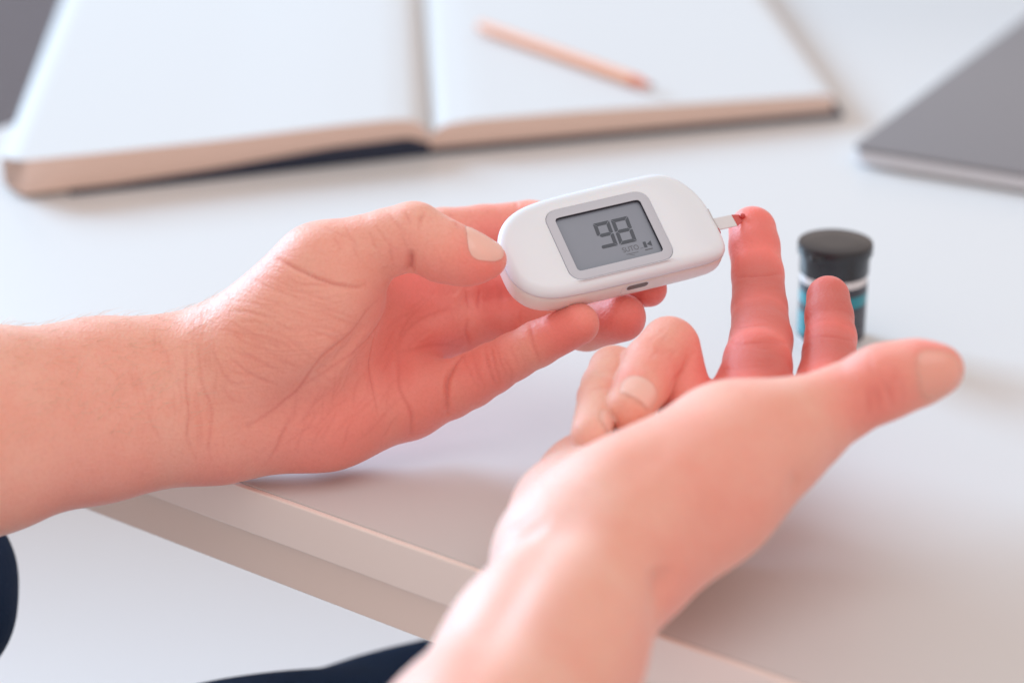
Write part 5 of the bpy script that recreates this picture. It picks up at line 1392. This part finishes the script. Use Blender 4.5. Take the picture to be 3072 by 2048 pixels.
                       (((99.0, 699.8, 58.1), (100.5, 699.9, 58.1), (102.0, 700.3, 58.1), (103.2, 701.0, 58.0), (104.5, 702.0, 57.7), (106.2, 703.8, 57.0)),
                        0.09, 0.5, 'b'),
                       (((93.5, 705.0, 56.8), (94.6, 703.2, 57.5), (95.9, 702.0, 57.9), (97.1, 701.1, 58.2), (98.3, 700.2, 58.1), (99.6, 699.3, 57.9)), 0.08,
                        0.5, 'b'),
                       (((102.0, 702.9, 59.5), (103.2, 703.3, 59.3), (104.3, 704.1, 59.0), (105.4, 705.8, 58.8), (106.7, 709.1, 58.0)), 0.15, 0.5, 'b'),
                       (((100.4, 699.7, 58.1), (101.7, 700.1, 58.0), (103.0, 700.6, 57.8), (104.3, 701.0, 57.3), (105.6, 701.7, 56.5), (107.0, 703.5, 55.4)),
                        0.11, 0.5, 'b'),
                       (((101.5, 695.6, 56.5), (102.3, 695.1, 56.1), (103.1, 694.9, 55.7), (104.1, 695.3, 55.3), (105.2, 696.1, 54.8), (106.6, 697.9, 53.9)),
                        0.11, 0.5, 'b'),
                       (((93.9, 703.1, 56.6), (95.1, 702.0, 57.3), (96.3, 701.3, 57.8), (97.3, 700.5, 57.9), (98.3, 699.7, 57.9), (99.3, 699.0, 57.8),
                         (100.3, 698.5, 57.7)),
                        0.09, 0.5, 'b'),
                       (((94.2, 700.6, 55.8), (94.8, 699.0, 56.0), (95.4, 697.7, 56.1), (96.1, 696.9, 56.3), (96.9, 696.4, 56.5), (97.9, 695.9, 56.6),
                         (98.9, 695.5, 56.6)),
                        0.09, 0.5, 'b'),
                       (((38.7, 674.3, 59.3), (39.3, 677.1, 59.2), (40.1, 680.4, 58.9), (41.1, 682.7, 59.1), (42.0, 684.8, 59.3), (42.7, 686.5, 59.5)), 0.21,
                        0.5, 'b'),
                       (((43.2, 664.5, 57.8), (44.6, 666.3, 57.7), (45.9, 667.7, 57.6), (46.8, 668.7, 57.5), (47.6, 669.6, 57.5), (48.7, 671.2, 57.3),
                         (49.9, 673.2, 56.9)),
                        0.18, 0.5, 'b'),
                       (((40.5, 660.9, 57.8), (41.2, 662.5, 58.0), (42.0, 664.2, 58.1), (42.8, 665.4, 58.1), (43.6, 666.4, 58.1), (44.6, 668.0, 58.4),
                         (45.6, 669.7, 58.7)),
                        0.11, 0.5, 'b'),
                       (((41.1, 661.7, 57.9), (41.8, 663.2, 58.0), (42.4, 664.8, 58.1), (42.9, 665.9, 58.2), (43.3, 666.9, 58.4), (43.7, 668.3, 58.8),
                         (44.2, 669.8, 59.2)),
                        0.2, 0.5, 'b'),
                       (((40.4, 679.7, 59.2), (40.9, 679.0, 59.5), (41.4, 678.9, 59.8), (41.8, 679.9, 59.9), (42.1, 680.9, 59.9), (42.5, 681.5, 60.0),
                         (42.8, 682.0, 60.2)),
                        0.11, 0.5, 'b'),
                       (((40.9, 670.8, 59.7), (42.0, 671.9, 60.0), (43.0, 673.2, 60.2), (43.9, 674.5, 60.2), (44.8, 675.9, 60.3), (45.6, 677.6, 60.4),
                         (46.4, 679.2, 60.7)),
                        0.16, 0.5, 'b'),
                       (((44.3, 669.7, 59.2), (44.8, 670.8, 59.4), (45.3, 672.0, 59.6), (45.6, 672.9, 59.7), (45.9, 673.9, 59.8), (46.6, 675.3, 59.8),
                         (47.3, 676.5, 59.9)),
                        0.15, 0.5, 'b'),
                       (((47.2, 666.1, 55.6), (47.5, 667.1, 55.9), (47.8, 668.0, 56.2), (48.3, 669.0, 56.5), (48.8, 670.2, 56.7), (49.3, 671.3, 56.7),
                         (49.9, 672.5, 56.7)),
                        0.24, 0.5, 'b'),
                       (((102.6, 618.6, 69.7), (102.4, 618.0, 68.2), (102.2, 617.6, 66.8), (102.2, 617.4, 65.4), (102.2, 617.3, 64.1), (102.3, 617.3, 62.7),
                         (102.5, 617.5, 61.2)),
                        0.33, 0.5, 'b'),
                       (((106.2, 619.7, 72.3), (106.4, 619.1, 71.4), (106.6, 618.5, 70.5), (106.8, 618.0, 69.4), (107.1, 617.6, 68.2), (107.2, 617.4, 66.9),
                         (107.3, 617.3, 65.6)),
                        0.18, 0.5, 'b'),
                       (((105.6, 619.7, 72.2), (105.7, 619.1, 71.4), (105.8, 618.7, 70.7), (106.3, 618.3, 69.9), (106.7, 617.9, 69.2), (106.7, 617.7, 68.3),
                         (106.7, 617.4, 67.5)),
                        0.24, 0.5, 'b'),
                       (((99.0, 619.4, 68.9), (99.6, 618.8, 68.3), (100.1, 618.3, 67.6), (100.6, 618.0, 66.9), (101.1, 617.7, 66.2), (101.6, 617.4, 65.2),
                         (102.1, 617.3, 64.1)),
                        0.31, 0.5, 'b'),
                       (((106.4, 619.7, 72.4), (106.3, 619.1, 71.5), (106.3, 618.5, 70.5), (106.7, 618.0, 69.4), (107.2, 617.6, 68.2), (107.4, 617.5, 67.3),
                         (107.7, 617.4, 66.5)),
                        0.18, 0.5, 'b'),
                       (((100.0, 618.7, 68.3), (99.8, 618.2, 67.0), (99.7, 617.9, 65.7), (99.9, 617.6, 64.6), (100.2, 617.5, 63.4), (100.4, 617.5, 61.8),
                         (100.7, 617.7, 60.1)),
                        0.23, 0.5, 'b'),
                       (((106.1, 620.7, 73.4), (106.6, 620.0, 72.8), (107.1, 619.4, 72.1), (107.2, 618.8, 71.1), (107.2, 618.3, 70.1), (107.4, 617.9, 69.1),
                         (107.7, 617.6, 68.1)),
                        0.23, 0.5, 'b'),
                       (((102.3, 620.6, 72.4), (102.5, 619.5, 71.2), (102.7, 618.7, 69.9), (102.9, 618.1, 68.6), (103.1, 617.6, 67.3), (103.3, 617.3, 66.0),
                         (103.6, 617.2, 64.8)),
                        0.23, 0.5, 'b'),
                       (((101.2, 618.0, 67.5), (101.1, 617.9, 67.0), (101.0, 617.8, 66.5), (101.1, 617.6, 65.6), (101.1, 617.4, 64.6), (101.1, 617.4, 63.9),
                         (101.1, 617.4, 63.2)),
                        0.16, 0.5, 'b'),
                       (((100.5, 625.7, 74.6), (100.4, 624.1, 74.0), (100.3, 622.8, 73.3), (100.3, 621.6, 72.4), (100.3, 620.7, 71.4), (100.5, 619.8, 70.5),
                         (100.8, 619.0, 69.4)),
                        0.23, 0.5, 'b')],
           'nails': [((120.9, 626.1, 69.6), (0.963, -0.148, 0.223), (-0.199, -0.953, 0.229), 6.0, 56),
                     ((34.5, 648.6, 48.1), (-0.271, -0.96, -0.07), (0.457, -0.192, 0.868), 5.2, 48),
                     ((23.3, 637.9, 45.7), (-0.158, -0.986, -0.047), (0.96, -0.165, 0.227), 4.6, 52)],
           'flush': [((78.6, 737.0, 67.7), 20, 1.25), ((78.6, 715.3, 59.9), 24, 1.45), ((78.0, 698.4, 53.1), 24, 1.45), ((74.9, 674.4, 47.6), 24, 1.5),  # strongest values paint shade on the fingers, negative ones a wrist highlight
                     ((100.7, 706.9, 55.3), 24, 1.5), ((97.2, 687.0, 46.6), 24, 1.5), ((53.5, 677.8, 42.8), 14, 0.9), ((45.4, 664.9, 50.7), 12, 0.7),
                     ((35.9, 654.9, 52.8), 7, 0.6), ((103.5, 621.8, 64.3), 16, 0.75), ((117.6, 625.8, 73.8), 12, 0.7), ((60.0, 585.7, 42.8), 36, 0.3),
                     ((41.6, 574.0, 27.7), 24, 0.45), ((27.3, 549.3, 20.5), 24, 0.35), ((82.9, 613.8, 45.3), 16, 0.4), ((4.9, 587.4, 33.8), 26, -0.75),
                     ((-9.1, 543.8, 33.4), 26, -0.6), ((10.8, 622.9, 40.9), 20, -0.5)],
           'wrinkle': [((70.8, 681.4, 51.3), 16, 0.6), ((2.2, 588.8, 37.2), 30, 0.5)]}}
HVOX = 1.0

def put_mesh(name, verts, quads, material, parent=None, attrs=None):
    me = bpy.data.meshes.new(name)
    me.vertices.add(len(verts)); me.vertices.foreach_set('co', (np.asarray(verts) * .001).astype(np.float32).ravel())
    q = np.asarray(quads, np.int32)
    me.loops.add(q.size); me.loops.foreach_set('vertex_index', q.ravel())
    me.polygons.add(len(q)); me.polygons.foreach_set('loop_start', np.arange(0, q.size, 4, dtype=np.int32))
    me.update(calc_edges=True); me.validate()
    me.polygons.foreach_set('use_smooth', np.ones(len(q), bool))
    me.materials.append(material)
    for k, a_ in (attrs or {}).items():
        at = me.attributes.new(k, 'FLOAT', 'POINT'); at.data.foreach_set('value', np.asarray(a_, np.float32))
    o = bpy.data.objects.new(name, me); COL.objects.link(o)
    if parent: o.parent = parent
    return o

def outward(o, axis, t):     # sphere trace from inside the finger to its skin
    s = 0.0
    for _ in range(40):
        d_ = hand_sdf((o + axis * s)[None], t)[0]
        if abs(d_) < .01: break
        s -= d_ * .9
    return o + axis * s

def nail_plate(H, spec):
    c, t, n, hl, ang = spec
    c, t, n = np.array(c), np.array(t), np.array(n)
    s = np.cross(t, n)
    G = []; K = 17
    edge = []
    for i in range(K):
        u = -1 + 2 * i / (K - 1)                       # along
        row = []
        for j in range(K):
            w_ = -1 + 2 * j / (K - 1)                  # across
            # rounded-rectangle outline
            uu, ww = u, w_
            m_ = max(abs(u), abs(w_))
            if m_ > 0:
                k_ = (abs(u) ** 3.4 + abs(w_) ** 3.4) ** (1 / 3.4) / m_
                uu, ww = u / k_, w_ / k_
            a_ = R(ang) * ww
            p = outward(c + t * (hl * uu), n * math.cos(a_) + s * math.sin(a_), H)
            nr = n * math.cos(a_) + s * math.sin(a_)
            lift = .26 * (1 - m_ ** 6) - .06 * m_ ** 6
            if u > .6: lift += .2 * (u - .6) / .4 * (1 - abs(ww) ** 4)
            row.append(p + nr * lift)
            if m_ > .999: edge.append((math.atan2(w_, u), p))
        G.append(row)
    v = np.array([p for r in G for p in r])
    q = np.array([(i * K + j, i * K + j + 1, (i + 1) * K + j + 1, (i + 1) * K + j) for i in range(K - 1) for j in range(K - 1)])
    edge.sort(key=lambda e: e[0])
    e = [p for _, p in edge]
    return v, q, e + [e[0]]

def arm_hair(v, nrm, sel, along, parent, n=420, seed=3):
    rg = np.random.default_rng(seed); idx = rg.choice(np.nonzero(sel)[0], n)
    V, Fc = [], []
    for i in idx:
        p, nn = v[i], nrm[i]
        t = np.array(along) + rg.normal(0, .28, 3); t -= nn * (t @ nn) * .8; t /= np.linalg.norm(t)
        side = np.cross(t, nn); side /= np.linalg.norm(side); L_ = rg.uniform(3.5, 8)
        for k in range(5):
            u = k / 4; c = p + t * L_ * u + nn * L_ * (.42 * u - .25 * u * u); w_ = .05 * (1 - u) + .008
            V += [tuple(c + side * w_), tuple(c - side * w_), tuple(c + nn * w_ * 1.6)]
        b0 = len(V) - 15
        for k in range(4):
            for a_, c_ in ((0, 1), (1, 2), (2, 0)):
                Fc.append((b0 + k * 3 + a_, b0 + k * 3 + c_, b0 + k * 3 + 3 + c_, b0 + k * 3 + 3 + a_))
    o = mesh('arm_hair', V, Fc, M['hair'], parent)
    tag(o, kind='stuff')

def build_hand(name, H, lo, hi, h, label):
    v, q, nrm = hand_mesh(H, lo, hi, h)
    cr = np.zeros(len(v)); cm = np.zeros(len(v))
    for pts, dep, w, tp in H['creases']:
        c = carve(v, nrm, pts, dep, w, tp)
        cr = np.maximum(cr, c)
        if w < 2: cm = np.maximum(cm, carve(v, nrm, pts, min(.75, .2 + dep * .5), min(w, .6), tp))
    plates = []
    for s in H['nails']:
        pv, pq, e = nail_plate(H, s)
        c = carve(v, nrm, e, .16, .5, '')
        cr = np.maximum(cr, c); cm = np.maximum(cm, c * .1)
        plates.append((pv, pq))
    # broad skin flush: finger pads, palm heel and knuckles run redder; shade painted on right fingers, highlight on right wrist
    fl = np.zeros(len(v))
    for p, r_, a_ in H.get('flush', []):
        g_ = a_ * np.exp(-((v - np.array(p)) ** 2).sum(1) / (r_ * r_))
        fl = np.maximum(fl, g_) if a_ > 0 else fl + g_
    wk = np.zeros(len(v))
    for p, r_, a_ in H.get('wrinkle', []):
        wk = np.maximum(wk, a_ * np.exp(-((v - np.array(p)) ** 2).sum(1) / (r_ * r_)))
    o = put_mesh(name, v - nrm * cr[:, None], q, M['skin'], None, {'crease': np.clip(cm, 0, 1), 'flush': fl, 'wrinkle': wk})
    tag(o, label, 'hand')
    if name == 'hand' and 'left' in label:
        arm_hair(v, nrm, (v[:, 0] < -95) & (v[:, 0] > -185) & (nrm[:, 2] > .25), (.75, -.1, .35), o)
    for (pv, pq), pale in zip(plates, (True,) if len(plates) == 1 else (False, True, True)):
        put_mesh('fingernail', pv, pq, M['nail_pale' if pale else 'nail'], o)
    return o

build_hand('hand', HANDS['left'], (-330, 585, -20), (90, 820, 125), HVOX, 'left hand with open palm and raised thumb holding the white meter')
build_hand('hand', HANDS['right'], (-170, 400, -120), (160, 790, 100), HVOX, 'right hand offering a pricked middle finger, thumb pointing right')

# ------------------------------------------------------------------ trousers below the table
tr = empty('trousers', Matrix.Identity(4), 'navy trousers of the seated person below the table edge', 'trousers')
def limb(name, segs, lo, hi):
    H = {'palm': segs, 'fingers': [], 'kp': 25}
    v, q, nrm = hand_mesh(H, lo, hi, 3.0)
    w_ = np.sin(v[:, 0] * .09 + 2.1 * np.sin(v[:, 1] * .035)) * .3 + np.sin(v[:, 1] * .16 + v[:, 2] * .09) * .5
    put_mesh(name, v + nrm * w_[:, None], q, M['fabric'], tr)
limb('trouser_leg', [((-300, 520, -126), (-90.1, 683.6, -160), 78, 76), ((-90.1, 683.6, -160), (60, 830, -192), 76, 76)], (-400, 420, -320), (150, 920, 10))
limb('trouser_leg', [((-420, 620, -75), (-246.6, 698.8, -62.7), 60, 46), ((-246.6, 698.8, -62.7), (-204.2, 723.9, -54.5), 46, 37)], (-490, 540, -150), (-150, 780, 10))
